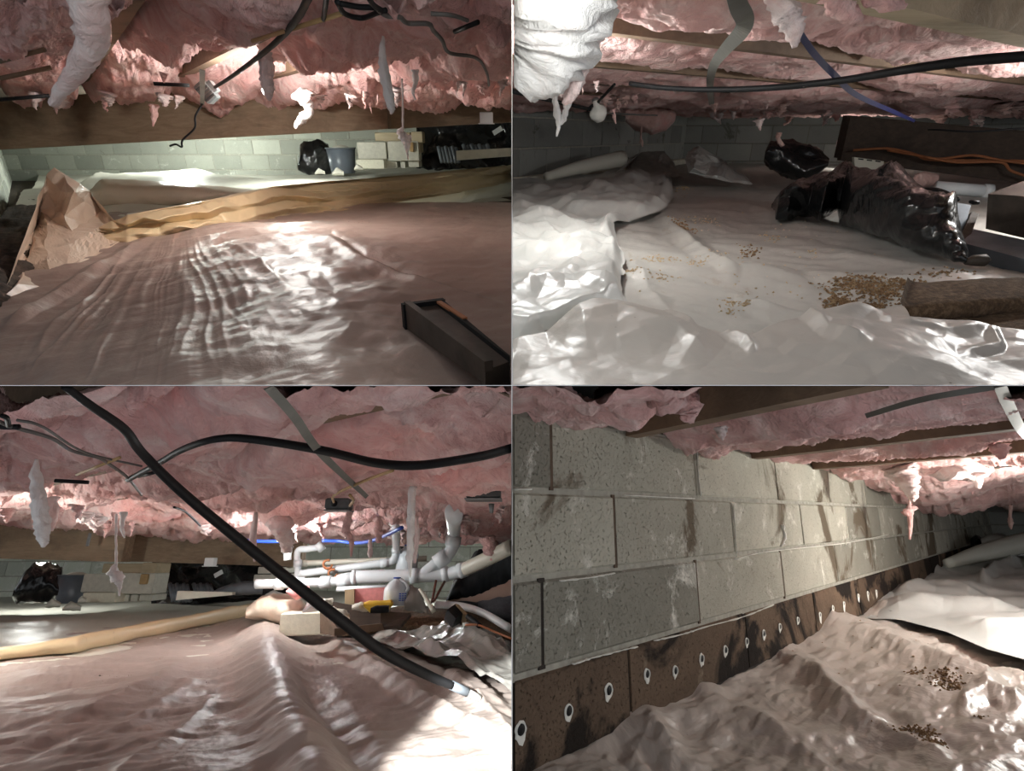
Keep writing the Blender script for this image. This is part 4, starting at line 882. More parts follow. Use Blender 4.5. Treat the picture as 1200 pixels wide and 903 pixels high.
# rotten slabs
for k, (T, Bq, lb) in enumerate([([(1057, 343), (1085, 340), (1150, 335), (1290, 332)], [(1057, 350), (1072, 378), (1120, 378), (1290, 366)], 'upper rotten dark wood slab at the sheet fold'), ([(1085, 384), (1110, 377), (1180, 369), (1290, 366)], [(1085, 386), (1150, 394), (1290, 396)], 'lower rotten dark wood slab beneath the other')]):
    loft(TR, 'rotten_slab', (1057 if k == 0 else 1085, 1290), T, Bq, FD(TR, hF - 0.03, Bq) if k else (lambda u: TR.plane(u, 378 - 0.05 * (u - 1057), -hF + 0.03)[..., 1]), 0.2, 'rotten', 80, 24, 0.012, 14, 50 + k, 0.5, faceted=False, label=lb, cat='wood')
scatter(TR, 'wood_crumbs', 'debris', hF, [(985, 352, 9, 5, 420), (1000, 333, 18, 4, 420), (1035, 340, 14, 5, 420), (1025, 353, 10, 3, 140), (1060, 335, 12, 3, 120), (1105, 322, 18, 2, 60), (800, 266, 7, 2.5, 80), (880, 295, 6, 3, 60), (1075, 443, 12, 5, 120), (1090, 449, 10, 4, 90)], 0, 0, 0.0045, 'brown rotten wood crumbs piled on the grey sheeting', 6, h_tr)
scatter(TR, 'pale_crumbs', 'crumbs', hF, [(825, 260, 12, 3, 70), (770, 303, 18, 1.5, 80), (820, 308, 9, 3, 50), (738, 320, 7, 3, 60), (775, 329, 10, 2.5, 40), (856, 360, 6, 6, 60), (873, 361, 3, 2, 30), (845, 297, 6, 2, 20), (905, 278, 8, 3, 50), (955, 297, 10, 2, 20), (800, 221, 6, 2, 60), (960, 260, 40, 10, 40), (900, 330, 60, 14, 50)], 0, 0, 0.0035, 'pale tan crumbs scattered over the grey sheeting', 7, h_tr)

# ================================================================== bay with the drain pipes (bottom left)
hF = 0.42
tag(slab(BL, 'floor', -0.50, 0.8, 10, -10, -0.003, 'soil'), 'bare soil under the pinkish sheeting')
block_wall(BL, 'wall_back', (-8.5, 8.2), (-0.006, 8.2), -0.55, 0.40, 0.20, 5, [0.1, 0.3], 'block_left', 'mortar', label='pale block wall behind the drain pipes')
def h_bl(u, v, x, y):
    px = y / F
    h = crumple(x, y, 0.008, 3.4, 105, 2.2, 0.5) + crumple(x, y, 0.005, 9.0, 115, 2.0, 0.55) + 0.016 * fbm(x * 1.6, y * 1.6, 2, 19)
    for p, w, a, e in [([(345, 800), (400, 860), (440, 930)], 30, -9, 1.2), ([(360, 742), (420, 772), (480, 810), (545, 850), (620, 900)], 14, 9, 1.1), ([(385, 740), (470, 770), (540, 800), (610, 850)], 12, 7, 1.2),
                       ([(0, 800), (80, 790), (150, 770), (240, 755)], 14, 5, 1.3), ([(0, 870), (100, 840), (180, 800), (220, 770)], 18, 5, 1.3), ([(60, 880), (150, 850), (230, 800)], 10, 4, 1.2), ([(120, 920), (200, 870), (260, 810)], 12, 4, 1.2), ([(520, 795), (560, 830), (620, 900)], 26, 14, 1.3)]:
        h = h + ridge(u, v, p, w, a, e) * px
    h = h + hump(u, v, [(298, 725), (312, 780), (332, 850), (372, 930), (400, 990)], 70, 22) * px
    return h
sheet(BL, 'ground_sheet', hF, -120, 599.3, 728, 985, 1.6, h_bl, 'poly_bl', top=interp([(-120, 745), (0, 742), (150, 735), (300, 718), (345, 722), (430, 735), (600, 740)]), lift=0.004, label='pinkish plastic ground sheeting with a sharp lengthwise crest under the black hose', cat='sheeting')
cr = interp([(-80, 734), (0, 729), (100, 720), (200, 706), (300, 692), (345, 690), (600, 712)])
def h_blr(u, v, x, y):
    H = 8.0; vc = cr(u) + H
    return H * y / F * np.where(v < vc, np.exp(-((v - vc) / 5.0) ** 2), np.exp(-((v - vc) / 20.0) ** 2)) + crumple(x, y, 0.010, 2.4, 141)
sheet(BL, 'ground_sheet', hF, -80, 599.3, 694, 782, 1.8, h_blr, 'poly_rear', label='cream plastic sheeting raised behind the long yellowed fold', cat='sheeting')
ft = [(-70, 772), (0, 758), (100, 743), (200, 724), (270, 710), (315, 702), (338, 712)]
fb = [(-70, 790), (0, 776), (90, 766), (160, 750), (230, 736), (290, 725), (338, 722)]
loft(BL, 'sheet_fold', (-70, 338), ft, fb, FD(BL, hF - 0.01, fb), 0.12, 'poly_yellow', 110, 18, 0.008, 5, 112, label='long beige rolled fold of plastic before the concrete pier', cat='sheeting')
loft(BL, 'sheet_heap', (288, 362), [(288, 712), (300, 702), (318, 697), (335, 700), (350, 702), (362, 715)], [(288, 726), (310, 728), (340, 738), (362, 735)], 3.4, 0.4, 'poly_tan', 50, 20, 0.03, 6, 113, label='tan crumpled plastic heap beside the cream block', cat='sheeting')
loft(BL, 'sheet_heap', (303, 348), [(303, 700), (320, 693), (348, 702)], [(303, 710), (348, 716)], 3.9, 0.3, 'poly_white', 40, 16, 0.03, 6, 114, label='pale plastic heap under the pipe end', cat='sheeting')
# clear film heap on the right
tc = interp([(420, 744), (450, 726), (480, 714), (505, 716), (530, 722), (570, 742), (600, 760)])
def h_blc(u, v, x, y):
    px = y / F; e = sstep(0, 10, v - tc(u))
    h = 0.012 + 0.05 * e * sstep(420, 450, u) + crumple(x, y, 0.022, 4.0, 171, 1.0, 0.2) * e
    for p, w, a in [([(455, 745), (520, 760), (600, 800)], 8, 9), ([(500, 745), (560, 775), (610, 800)], 7, 10), ([(440, 750), (510, 785), (600, 835)], 8, 8), ([(520, 738), (600, 785)], 7, 8)]:
        h = h + ridge(u, v, p, w, a, 1.1) * px
    return np.maximum(h, 0.01)
sheet(BL, 'film_heap', hF, 425, 599.3, 714, 830, 1.3, h_blc, 'poly_clear', top=tc, bottom=interp([(420, 756), (480, 782), (540, 806), (600, 838)]), lift=0.006, label='greyish clear plastic film bunched beside the black hose tip', cat='sheeting')
# beams
A = BL.at(-90, 652, 4.1); B = BL.at(142, 658, 4.3)
t = thing(BL, 'support_beam', 'brown wooden beam over the pale wall, ending above the pier', 'beam', A)
beam(BL, A, B, 0.24, 0.05, 'beam_wood', t); beam(BL, A + [0, .052, 0], B + [0, .052, 0], 0.24, 0.05, 'beam_wood', t)
A = BL.at(138, 657, 4.6); B = BL.at(352, 664, 5.0)
t = thing(BL, 'support_beam', 'grey brown wooden beam length over the black plastic wall', 'beam', A)
beam(BL, A, B, 0.24, 0.05, 'beam_wood', t); beam(BL, A + [0, .052, 0], B + [0, .052, 0], 0.24, 0.05, 'joist_wood', t)
# insulation
bd = [0.748 + 0.39 * k for k in range(-3, 10)]
gp = [0.03, 0.04, 0.05, 0.12, 0.2, 0.06, 0.03, 0.05, 0.02, 0.02, 0.02, 0.02, 0.02]
bt, d, n = batts(BL, 0.32, -300, bd, -130, 599.3, 425, 640, 1.5, ['pink'], [0.05, 0.06, 0.05, 0.05, 0.05, 0.06, 0.06, 0.07, 0.07, 0.07], gp,
    lambda k: ('insulation_batt', 'pink fiberglass batt ' + ['hidden before the hose', 'beside the hose top and grey cables', 'bulging behind the upper end of the hose', 'behind the bend of the thick black cable', 'below the thick black cable with the steel strap', 'around the octagonal metal box and white fluffy strip', 'beside the blue grey metal box', 'with the long pink shred below', 'with the pink funnel over the pipe cap', 'over the blue tubing and jug', 'over the wye branch pipe', 'at the cream pipe and person', 'hidden at the wall'][k], 'pink batts above the drain pipes'), seed=211, amp=0.07, freq=4.0, dmax=5.2, stretch=0.7, extra=lambda u, v, x, y: 0.03 * sstep(2.6, 4.0, y) - 0.03 * np.exp(-((u - 60) / 140) ** 2 - ((v - 590) / 60) ** 2))
JL = ['first joist over the black hose bend', 'second joist over the hose', 'third joist crossed by the hose', 'dark joist showing above the thick black cable', 'dark joist showing beside the thick black cable end', 'joist over the octagonal metal box', 'joist before the grey metal box', 'joist over the pipe bend', 'joist above the jugs', 'far joist above the pipes', 'last joist above the pipes', 'end joist near the pale wall', 'hidden joist at the pale wall']
for k, c in enumerate(bd[:11]): joist(BL, 0.32, d, n, c, -2.2, 3.8, 'joist_wood', JL[k])
for k, (pts, mt, lb) in enumerate([
    ([(43, 538, 1.7, 2), (42, 558, 1.7, 7), (46, 590, 1.7, 11), (49, 615, 1.7, 10), (51, 632, 1.7, 7), (51, 641, 1.7, 2)], 'fluff_white', 'white fluffy insulation strip hanging before the brown beam'),
    ([(58, 585, 2.0, 9), (62, 605, 2.0, 6), (60, 622, 2.0, 2)], 'pink_pale', 'small pale flap beside the white fluffy strip'),
    ([(145, 600, 2.2, 5), (143, 618, 2.2, 3), (146, 630, 2.2, 1)], 'fluff_white', 'white wisp right beside the dangling ball strand'),
    ([(300, 600, 2.4, 3), (296, 640, 2.4, 6), (299, 652, 2.4, 4), (298, 658, 2.4, 1)], 'pink_pale', 'pale drip hanging beside the black hose'),
    ([(328, 612, 2.6, 14), (334, 632, 2.7, 8), (336, 645, 2.8, 5)], 'pink_pale', 'pink funnel hanging over the small white pipe cap'),
    ([(412, 590, 2.3, 5), (408, 608, 2.3, 6), (406, 622, 2.3, 6), (412, 634, 2.3, 4), (411, 652, 2.3, 1.5)], 'pink', 'long pink shred hanging below the octagonal metal box'),
    ([(444, 605, 2.5, 5), (444, 625, 2.5, 6), (444, 636, 2.5, 3)], 'pink', 'short pink flap hanging over the blue tubing'),
    ([(434, 632, 2.8, 3), (434, 648, 2.8, 4), (434, 653, 2.8, 2)], 'pink_pale', 'pale stub hanging under the blue tubing'),
    ([(484, 570, 2.1, 6), (482, 600, 2.1, 6), (481, 630, 2.1, 6), (480, 655, 2.1, 5), (481, 676, 2.1, 1)], 'fluff_white', 'long white shred hanging in front of the rear jug'),
    ([(487, 605, 2.12, 4), (488, 632, 2.12, 5), (486, 660, 2.12, 2)], 'pink_pale', 'second strand twisted beside the long white shred'),
    ([(512, 588, 2.2, 5), (506, 605, 2.2, 6), (502, 622, 2.2, 2)], 'pink', 'pink shred left of the grey metal box'),
    ([(572, 628, 3.3, 12), (576, 645, 3.3, 11), (580, 655, 3.3, 7)], 'pink', 'pink clump hanging before the person')]):
    tuft(BL, pts, mt, seed=240 + k, n=12, label=lb, cat='insulation')
t = thing(BL, 'insulation_drop', 'white insulation ball dangling on a thin strand before the brown beam end', 'insulation', BL.at(136, 685, 2.1))
tuft(BL, [(136, 602, 2.1, 1.8), (136, 630, 2.1, 1.7), (136, 662, 2.1, 1.8)], 'fluff_white', t, 'strand', 6, 260)
tuft(BL, [(136, 660, 2.1, 2), (133, 670, 2.1, 7), (138, 678, 2.1, 8), (140, 686, 2.1, 3), (140, 698, 2.1, 1)], 'fluff_white', t, 'ball', 12, 261)
rnd = random.Random(18)
for k in range(28):
    px = rnd.uniform(5, 595); py = np.interp(px, [0, 100, 200, 340, 450, 600], [606, 610, 626, 632, 628, 610]) + rnd.uniform(-14, 6); dp = 0.24 * F / max(30, 662 - py)
    s = rnd.uniform(2, 5); l = rnd.uniform(4, 14)
    fringe(BL, px, py, dp, s, l, rnd.choice(['pink', 'pink_pale']), bt[k % len(bt)], 330 + k)
# hose and cables
t = thing(BL, 'black_hose', 'long thick black hose hanging diagonally down onto the sheeting', 'hose', BL.at(548, 808, 1.8))
cable(BL, [(76, 452.5, 0.62), (108, 476, 0.68), (146, 503, 0.78), (168, 532, 0.9), (215, 578, 1.05), (280, 632, 1.25), (345, 684, 1.42), (400, 727, 1.55), (450, 764, 1.66), (500, 790, 1.75), (530, 803, 1.79)], [4.5, 5, 5.3, 5.3, 5.5, 5.8, 6, 6, 5.8, 5, 4.2], 'rubber', t, 'hose_body', 12)
cable(BL, [(528, 802, 1.79), (548, 811, 1.81)], 4.6, 'slate', t, 'ferrule', 12)
cable(BL, [(546, 810, 1.81), (562, 818, 1.83)], 3.6, 'ceramic', t, 'tip', 12)
cable(BL, [(150, 562, 1.5), (185, 543, 1.4), (215, 526, 1.3), (255, 514, 1.22), (300, 515, 1.2), (380, 528, 1.2), (440, 542, 1.2), (490, 545, 1.2), (560, 535, 1.18), (599, 525, 1.17)], [3, 3.4, 4, 4.6, 5, 5.4, 5.6, 5.6, 5.6, 5.6], 'rubber', label='thick black cable snaking sideways through the insulation', cat='cable')
cable(BL, [(-5, 492, 1.3), (15, 500, 1.32), (60, 513, 1.4), (85, 528, 1.5), (115, 536, 1.6), (130, 545, 1.7), (150, 560, 1.85), (166, 580, 2.1)], 1.9, 'cable_gray', label='thin grey cable crossing the insulation towards the white strip', cat='cable')
cable(BL, [(20, 492, 1.3), (50, 500, 1.4), (100, 530, 1.6), (166, 546, 1.8)], 1.5, 'cable_gray', label='second thin grey cable beside the hose bend', cat='cable')
cable(BL, [(-4, 499, 1.25), (8, 500, 1.25), (22, 500, 1.25)], 3.5, 'rubber', label='black cable end poking in beside the grey cable', cat='cable')
cable(BL, [(3, 487, 1.25), (8, 490, 1.25), (10, 499, 1.25)], 3, 'rubber', name='cable_clip', label='small black cable clip above the grey cable', cat='clip')
cable(BL, [(204, 594, 2.3), (218, 600, 2.35), (235, 616, 2.5)], 1.2, 'rubber', label='short dark wire lying in the insulation over the black wall', cat='wire')
cable(BL, [(314, 450.6 + 2, 1.1), (345, 488, 1.25), (380, 535, 1.5), (430, 582, 2.0)], [6, 5.5, 4.5, 2.5], 'strap_gray', name='hanger_strap', flat=0.2, label='grey steel strap slanting behind the thick black cable', cat='strap')
for k, (a, b, lb) in enumerate([((64, 563, 1.9), (104, 565, 1.9), 'black rod drawn for a dark slit beside the white fluffy strip'), ((163, 558, 1.8), (186, 552, 1.75), 'black rod drawn for the dark slit under the hose')]):
    cable(BL, [a, b], 2.2, 'rubber', name='slit_rod', label=lb, cat='wire')  # rods put where the insulation shows dark slits
cable(BL, [(90, 556, 1.75), (140, 536, 1.6)], 1.8, 'kraft', name='paper_edge', label='yellow kraft paper edge beside the grey cable', cat='paper')
for k, pts in enumerate([[(283, 633, 3.4), (310, 634, 3.4), (332, 634, 3.4)], [(378, 633, 3.3), (400, 634, 3.3), (418, 636, 3.2), (440, 632, 3.0), (471, 618, 2.7)]]):
    cable(BL, pts, 2.0, 'blue_bright', name='blue_tubing', label=['short blue tubing length behind the hose', 'curved blue tubing running under the insulation over the pipes'][k], cat='tubing')
# junction boxes
def jbox(c, size, lab, cables=()):
    t = thing(BL, 'junction_box', lab, 'electrical box', c - np.array([0, 0, size[2] / 2]))
    MB().box(c, size, None, 0.006).build(BL, 'housing', 'box_metal', t, False)
    MB().box(c - np.array([0, 0, size[2] / 2 + 0.002]), (size[0] * 1.06, size[1] * 1.06, 0.004), None, 0.001).build(BL, 'cover', 'steel', t, False)
    MB().lathe(c - np.array([size[0] * .1, size[1] / 2 + 0.004, 0]), [(size[2] * .28, -0.002), (size[2] * .28, 0.004), (0.0005, 0.0045)], 14, (0, -1, 0)).build(BL, 'knockout', 'rubber', t.children[0])
    for p in cables: cable(BL, p, 1.7, 'kraft', t, 'orange_cable')
    return t
jbox(BL.at(398, 591, 2.1), (0.088, 0.07, 0.042), 'small octagonal metal box with orange cables in the insulation', [[(391, 588, 2.06), (390, 582, 2.05), (400, 575, 1.95), (430, 562, 1.8), (460, 551, 1.65)], [(410, 580, 2.1), (414, 586, 2.1), (410, 592, 2.1)]])
jbox(BL.at(567, 576, 1.85), (0.115, 0.08, 0.05), 'blue grey metal box hanging in the insulation above the pipe bend')
c = BL.at(576, 590, 1.85); MB().tube([c, c - [0, 0, 0.03]], [0.01, 0.006], 8).build(BL, 'pull_knob', 'steel', None, True, label='small metal knob below the blue grey metal box', cat='knob')
# pipes
def pipe(pts, rpx, lab, mat='pvc', rings=(), seg=6):
    t = thing(BL, 'drain_pipe', lab, 'pipe', BL.at(*pts[0]))
    cable(BL, pts, rpx, mat, t, 'pipe_run', 18, seg)
    for (a, b, r) in rings: cable(BL, [a, b], r, mat, t, 'coupling', 18)
    return t
D = 3.5
t = pipe([(300, 684, D), (350, 683, D), (405, 680, D), (416, 676, D)], 5.0, 'long white drain pipe with couplings running behind the hose', rings=[((323, 684, D), (332, 683.8, D), 6.4), ((342, 683.6, D), (356, 683, D), 6.6), ((376, 682, D), (388, 681.5, D), 6.8), ((396, 681, D), (414, 677, D), 7.2)])
cable(BL, [(414, 676, D), (470, 674.5, D), (495, 674, D), (522, 673, D), (545, 667, D - .05)], 7.2, 'pvc', t, 'pipe_run', 18)
for a, b, r in [((413, 676.5, D), (418, 676, D), 8.0), ((481, 674.5, D), (491, 674, D), 8.2), ((518, 673.5, D), (526, 672, D), 8.4), ((538, 669, D - .04), (546, 666, D - .05), 8.4)]: cable(BL, [a, b], r, 'pvc', t, 'coupling', 18)
cable(BL, [(544, 667, D - .05), (570, 655, D - .15), (599.2, 640, D - .3)], 8.0, 'pvc_cream', None, 'drain_pipe', 18, label='cream drain pipe rising in front of the person', cat='pipe')
t = pipe([(494, 675, D), (512, 660, D), (524, 650, D), (531, 638, D), (532, 622, D), (532, 600, D)], 7.4, 'white wye branch pipe rising into the insulation', rings=[((511, 660, D), (524, 650, D), 8.6), ((530, 640, D), (532, 628, D), 8.6)])
pipe([(352, 672, D + .2), (400, 666, D + .2), (446, 660, D + .2), (458, 658, D + .2), (463, 652, D + .2), (464, 642, D + .2), (464, 618, D + .2)], 4.2, 'thinner white pipe sloping up to an elbow behind the jug', rings=[((446, 660, D + .2), (456, 658.6, D + .2), 5), ((464, 648, D + .2), (464, 642, D + .2), 5)])
pipe([(350, 660, D + .4), (400, 658, D + .4), (500, 654, D + .4)], 3.0, 'slim pale pipe running level behind the others', 'pvc_cream', rings=[((350, 660, D + .4), (360, 659.6, D + .4), 3.8)])
pipe([(349, 690, D + .3), (349, 668, D + .3), (349, 646, D + .3), (360, 643, D + .3), (372, 641, D + .3)], 3.6, 'white upright pipe with elbow beside the hanging pipe cap', rings=[((349, 664, D + .3), (349, 656, D + .3), 4.6), ((372, 643, D + .3), (378, 638, D + .3), 5.2)])
pipe([(337, 642, D), (337, 656, D)], 4.2, 'small white capped pipe stub under the pink funnel', rings=[((337, 641, D), (337, 648, D), 5.0)])
pipe([(395, 690, D - .05), (470, 687, D - .05)], 2.6, 'slim white pipe lying below the main drain pipe')
for k, (x, y) in enumerate([(384, 661), (390, 672)]):
    MB().tube([BL.at(x + 5 * math.cos(q), y + 5 * math.sin(q), D + .15) for q in np.linspace(0, 5.2, 14)], 0.008, 6).build(BL, 'pipe_hanger', 'orange_rust', None, True, label=['rusty pipe hanger loop above the thinner pipe', 'rusty pipe hanger loop below the thinner pipe'][k], cat='hanger')
# jugs
def jug(x0, x1, y0, y1, dp, lab, printed):
    a = BL.at((x0 + x1) / 2, y1, dp); h = (y1 - y0) * dp / F; r = (x1 - x0) / 2 * dp / F
    t = thing(BL, 'plastic_jug', lab, 'jug', a)
    MB().lathe(a, [(r * .9, 0), (r, h * .03), (r, h * .5), (r * .95, h * .6), (r * .6, h * .82), (r * .28, h * .93), (r * .26, h * .96)], 20).build(BL, 'bottle', 'jug', t); bo = t.children[0]
    MB().lathe(a + [0, 0, h * .95], [(r * .3, 0), (r * .3, h * .05), (0.001, h * .052)], 14).build(BL, 'cap', 'blue_bright', t)
    MB().tube(spline([a + [r * .75, -r * .5, h * .45], a + [r * 1.02, -r * .5, h * .6], a + [r * .75, -r * .35, h * .8], a + [r * .3, -r * .1, h * .92]], 5), r * .13, 8).build(BL, 'handle', 'jug', t)
    if printed:
        for k in range(4):
            for j in range(3):
                q = -1.2 + 0.22 * j - 0.35; zz = h * (.2 + .075 * k)
                c = a + [r * 1.01 * math.sin(-q - 1.2 + 0.6), -r * 1.01 * math.cos(-q - 1.2 + 0.6), zz]
                MB().box(c, (r * .18, 0.003, h * .04)).build(BL, 'print_bar', 'blue_bright', bo, False)
jug(450, 477, 680, 709, 3.1, 'translucent plastic jug with blue print and cap among the debris', True)
jug(464, 488, 641, 672, 3.75, 'translucent plastic jug with blue cap standing behind the main pipe', False)
# debris around the box
loft(BL, 'debris_heap', (395, 599), [(395, 735), (430, 722), (470, 712), (520, 712), (560, 722), (599, 732)], [(395, 746), (480, 750), (599, 752)], 3.35, 1.1, 'rotten', 50, 20, 0.03, 5, 70, faceted=False, label='brown debris heap under jug and power tool', cat='debris')
panel(BL, 'insulation_foam', [(414, 690, 3.3), (452, 688, 3.3), (450, 706, 3.3), (414, 707, 3.3)], 0.05, 'foam_pink', 'pink foam panel standing under the main pipe', 'panel')
panel(BL, 'cardboard_piece', [(404, 691, 3.28), (415, 690, 3.28), (415, 708, 3.28), (404, 709, 3.28)], 0.02, 'cardboard', 'tan cardboard piece beside the pink foam panel', 'cardboard')
loft(BL, 'pink_scrap', (335, 362), [(335, 692), (352, 684), (362, 690)], [(335, 694), (348, 702), (362, 698)], 3.3, 0.1, 'foam_pink', 18, 12, 0.02, 9, 71, label='pink foam scrap hanging over the main pipe', cat='foam')
t = loft(BL, 'tool_case', (426, 461), [(426, 706), (432, 703), (458, 702), (461, 706)], [(426, 710), (434, 718), (456, 716), (461, 708)], 2.95, 0.12, 'yellow', 30, 16, 0.008, 9, 72, label='yellow power tool lying in front of the jug', cat='tool')
loft(BL, 'grip', (434, 456), [(434, 712), (440, 708), (456, 709)], [(434, 719), (456, 718)], 2.88, 0.05, 'rubber', 14, 12, 0.004, 9, 73, parent=t)
t = thing(BL, 'debris_box', 'open brown wooden box holding crumpled paper', 'box', BL.at(400, 742, 2.9))
panel(BL, 'side', [(375, 716, 2.95), (392, 738, 2.8), (392, 745, 2.8), (375, 742, 2.95)], 0.02, 'joist_wood', None, None, parent=t)
panel(BL, 'back', [(375, 702, 3.25), (460, 718, 3.25), (462, 735, 3.25), (375, 735, 3.25)], 0.02, 'dark_wood', None, None, parent=t)
panel(BL, 'front', [(392, 736, 2.8), (448, 730, 2.9), (450, 738, 2.9), (392, 745, 2.8)], 0.02, 'joist_wood', None, None, parent=t)
panel(BL, 'end', [(446, 716, 3.0), (482, 718, 3.0), (470, 732, 2.9), (446, 734, 2.9)], 0.02, 'dark_wood', None, None, parent=t)
loft(BL, 'crumpled_paper', (383, 410), [(383, 714), (390, 708), (402, 711), (410, 720)], [(383, 726), (392, 733), (402, 737), (410, 730)], 2.98, 0.12, 'paper', 30, 20, 0.025, 12, 74, label='cream crumpled paper inside the brown box', cat='paper')
loft(BL, 'crumpled_paper', (372, 390), [(372, 703), (380, 700), (390, 703)], [(372, 708), (381, 712), (390, 708)], 3.1, 0.08, 'paper', 20, 14, 0.02, 12, 78, label='torn white paper scrap above the brown box', cat='paper')
relief(BL, 'foil_sheet', [(354, 718, 3.0), (362, 700, 3.1), (366, 694, 3.15), (372, 716, 3.0), (364, 710, 2.95), (378, 700, 3.15), (375, 710, 3.05)], 'foil', sub=1, jit=0.01, seed=9, label='shiny folded foil sheet beside the brown box', cat='foil')
c = BL.at(352, 731, 3.2); MB().box(c + [0, 0.1, 0], (0.235, 0.2, 0.115), ((0.99, 0.1, 0.03), (-0.1, 0.99, 0), (-0.03, 0, 0.99)), 0.006).build(BL, 'cream_block', 'concrete_cream', None, False, label='cream concrete block lying before the brown box', cat='block')
loft(BL, 'rubble_chunk', (412, 434), [(412, 710), (422, 704), (434, 711)], [(412, 716), (434, 717)], 3.0, 0.12, 'concrete', 16, 12, 0.015, 12, 75, label='grey rubble chunk beside the yellow power tool', cat='rubble')
loft(BL, 'film_wad', (474, 500), [(474, 700), (480, 686), (492, 690), (500, 712)], [(474, 714), (500, 720)], 3.05, 0.15, 'poly_clear', 26, 16, 0.02, 12, 76, label='clear plastic wad beside the printed jug', cat='sheeting')
cable(BL, [(492, 690, 2.95), (500, 702, 2.9), (508, 716, 2.85)], [2.4, 3, 3.4], 'board_white', name='wood_stick', n=4, label='pale wood stick with dark end beside the clear wad', cat='stick')
for k, (a, b) in enumerate([((511, 680, 3.3), (506, 706, 3.2)), ((521, 681, 3.3), (508, 705, 3.2))]):
    cable(BL, [a, b], 1.4, 'red_rod', name='metal_rod', label=['upright dark red rod before the person', 'slanting dark red rod before the person'][k], cat='rod')
t = thing(BL, 'scrub_brush', 'black scrub brush lying on the white hose', 'brush', BL.at(532, 722, 2.9))
panel(BL, 'bristles', [(524, 714, 2.9), (534, 707, 3.0), (544, 718, 2.95), (534, 724, 2.85)], 0.05, 'rubber', None, None, parent=t)
panel(BL, 'back', [(534, 707, 2.98), (538, 708, 2.98), (548, 719, 2.93), (543, 719, 2.93)], 0.05, 'cardboard', None, None, parent=t)
cable(BL, [(512, 708, 3.2), (540, 710, 3.1), (566, 718, 3.0), (599.2, 737, 2.8)], 4.0, 'white_plain', name='white_hose', n=12, label='pale white hose curving along the clear film', cat='hose')
cable(BL, [(546, 732, 2.7), (560, 732, 2.65), (580, 740, 2.6), (599.2, 748, 2.5)], 1.2, 'orange_rust', name='copper_wire', label='copper wire lying beside the white hose', cat='wire')
cable(BL, [(548, 722, 2.75), (556, 728, 2.7), (562, 733, 2.65)], 3.0, 'rubber', name='rubber_piece', label='short black rubber piece beside the scrub brush', cat='rubber')
# person lying behind the pipe
t = thing(BL, 'person', 'person in black shirt and grey jeans lying behind the cream pipe', 'person', BL.at(565, 722, 4.0))
pt = [(523, 704), (528, 688), (540, 662), (555, 648), (572, 638), (586, 632), (599.3, 628)]
loft(BL, 'body', (524, 599.2), [(524, 706), (532, 692), (545, 672), (565, 655), (599, 642)], [(524, 709), (545, 716), (570, 724), (599, 730)], 4.05, 0.36, 'skin', 40, 24, 0.004, 4, 81, 0.9, parent=t, faceted=False)
loft(BL, 'shirt', (523, 599.2), pt, [(523, 704), (545, 704), (565, 703), (585, 697), (599, 695)], 4.0, 0.46, 'shirt_black', 60, 30, 0.02, 7, 82, 0.9, parent=t)
loft(BL, 'jeans', (540, 599.2), [(540, 711), (552, 706), (570, 700), (582, 696), (599, 694)], [(540, 718), (560, 724), (580, 730), (599, 738)], 3.95, 0.42, 'jeans', 40, 24, 0.012, 7, 83, 0.9, parent=t)
loft(BL, 'trouser_cuff', (522, 560), [(522, 706), (540, 703), (560, 706)], [(522, 710), (540, 716), (560, 716)], 3.92, 0.3, 'shirt_black', 24, 14, 0.01, 7, 84, 0.9, parent=t)
# pier side
t = thing(BL, 'block_pier', 'stacked concrete block pier with wooden caps beside the grey bin, white ball in front', 'pier', BL.at(140, 716, 4.9))
pier(BL, 99, 660, 4.9, 1.02, t)
trash_bag(BL, 'trash_bag', (15, 73), [(15, 690), (23, 672), (34, 661), (52, 659), (68, 665), (73, 686)], [(15, 700), (24, 709), (62, 708), (73, 702)], 5.0, 0.4, 'tied black trash bag below the brown beam, beside the grey bin', 105, nu=60)
bin_(BL, 66, 100, 671, 706, 5.1, 'grey plastic bin full of rubble standing before the pier')
slates(BL, 201, 225, 684, 704, 4.7, 'grey corrugated tiles leaning before black plastic beside the pier')
slates(BL, 229, 252, 684, 697, 4.8, 'second stack of grey corrugated tiles near the cream board', 6)
a = BL.at(206, 703, 4.4); b = BL.at(272, 697, 4.5)
MB().hexa([a, b, b + [0, .05, 0], a + [0, .05, 0], a + [0, 0, .065], b + [0, 0, .02], b + [0, .05, .02], a + [0, .05, .065]]).build(BL, 'foam_board', 'board_white', None, False, label='cream board on edge in front of grey tiles and fold', cat='board')
relief(BL, 'hanging_sheet', [(178, 650, 5.6), (220, 652, 5.7), (270, 652, 5.6), (330, 655, 5.7), (350, 655, 5.6), (178, 712, 5.6), (215, 708, 5.5), (270, 702, 5.6), (350, 700, 5.6), (240, 676, 5.7), (300, 680, 5.55), (200, 685, 5.65)], 'black_sheet', sub=3, jit=0.03, seed=12, smooth=True, label='black plastic sheet hung under the grey brown beam', cat='sheeting')
c = BL.at(256, 672, 5.4); MB().box(c, (0.08, 0.004, 0.04), ((0.87, 0, 0.5), (0, 1, 0), (-0.5, 0, 0.87))).build(BL, 'paper_tag', 'white_plain', None, False, label='tilted white paper tag on the black plastic wall', cat='tag')
c = BL.at(247, 658, 4.55); t = thing(BL, 'outlet_box', 'small white outlet box under the grey brown beam', 'electrical box', c)
MB().box(c, (0.075, 0.05, 0.062), None, 0.004).build(BL, 'housing', 'white_plain', t, False); MB().box(c - [0, 0, .033], (0.095, 0.06, 0.005), None, 0.001).build(BL, 'flange', 'white_plain', t, False)
c = BL.at(104, 632, 4.05); MB().box(c, (0.018, 0.01, 0.09), None, 0.002).build(BL, 'steel_bracket', 'steel', None, False, label='narrow steel bracket on the brown beam', cat='bracket')
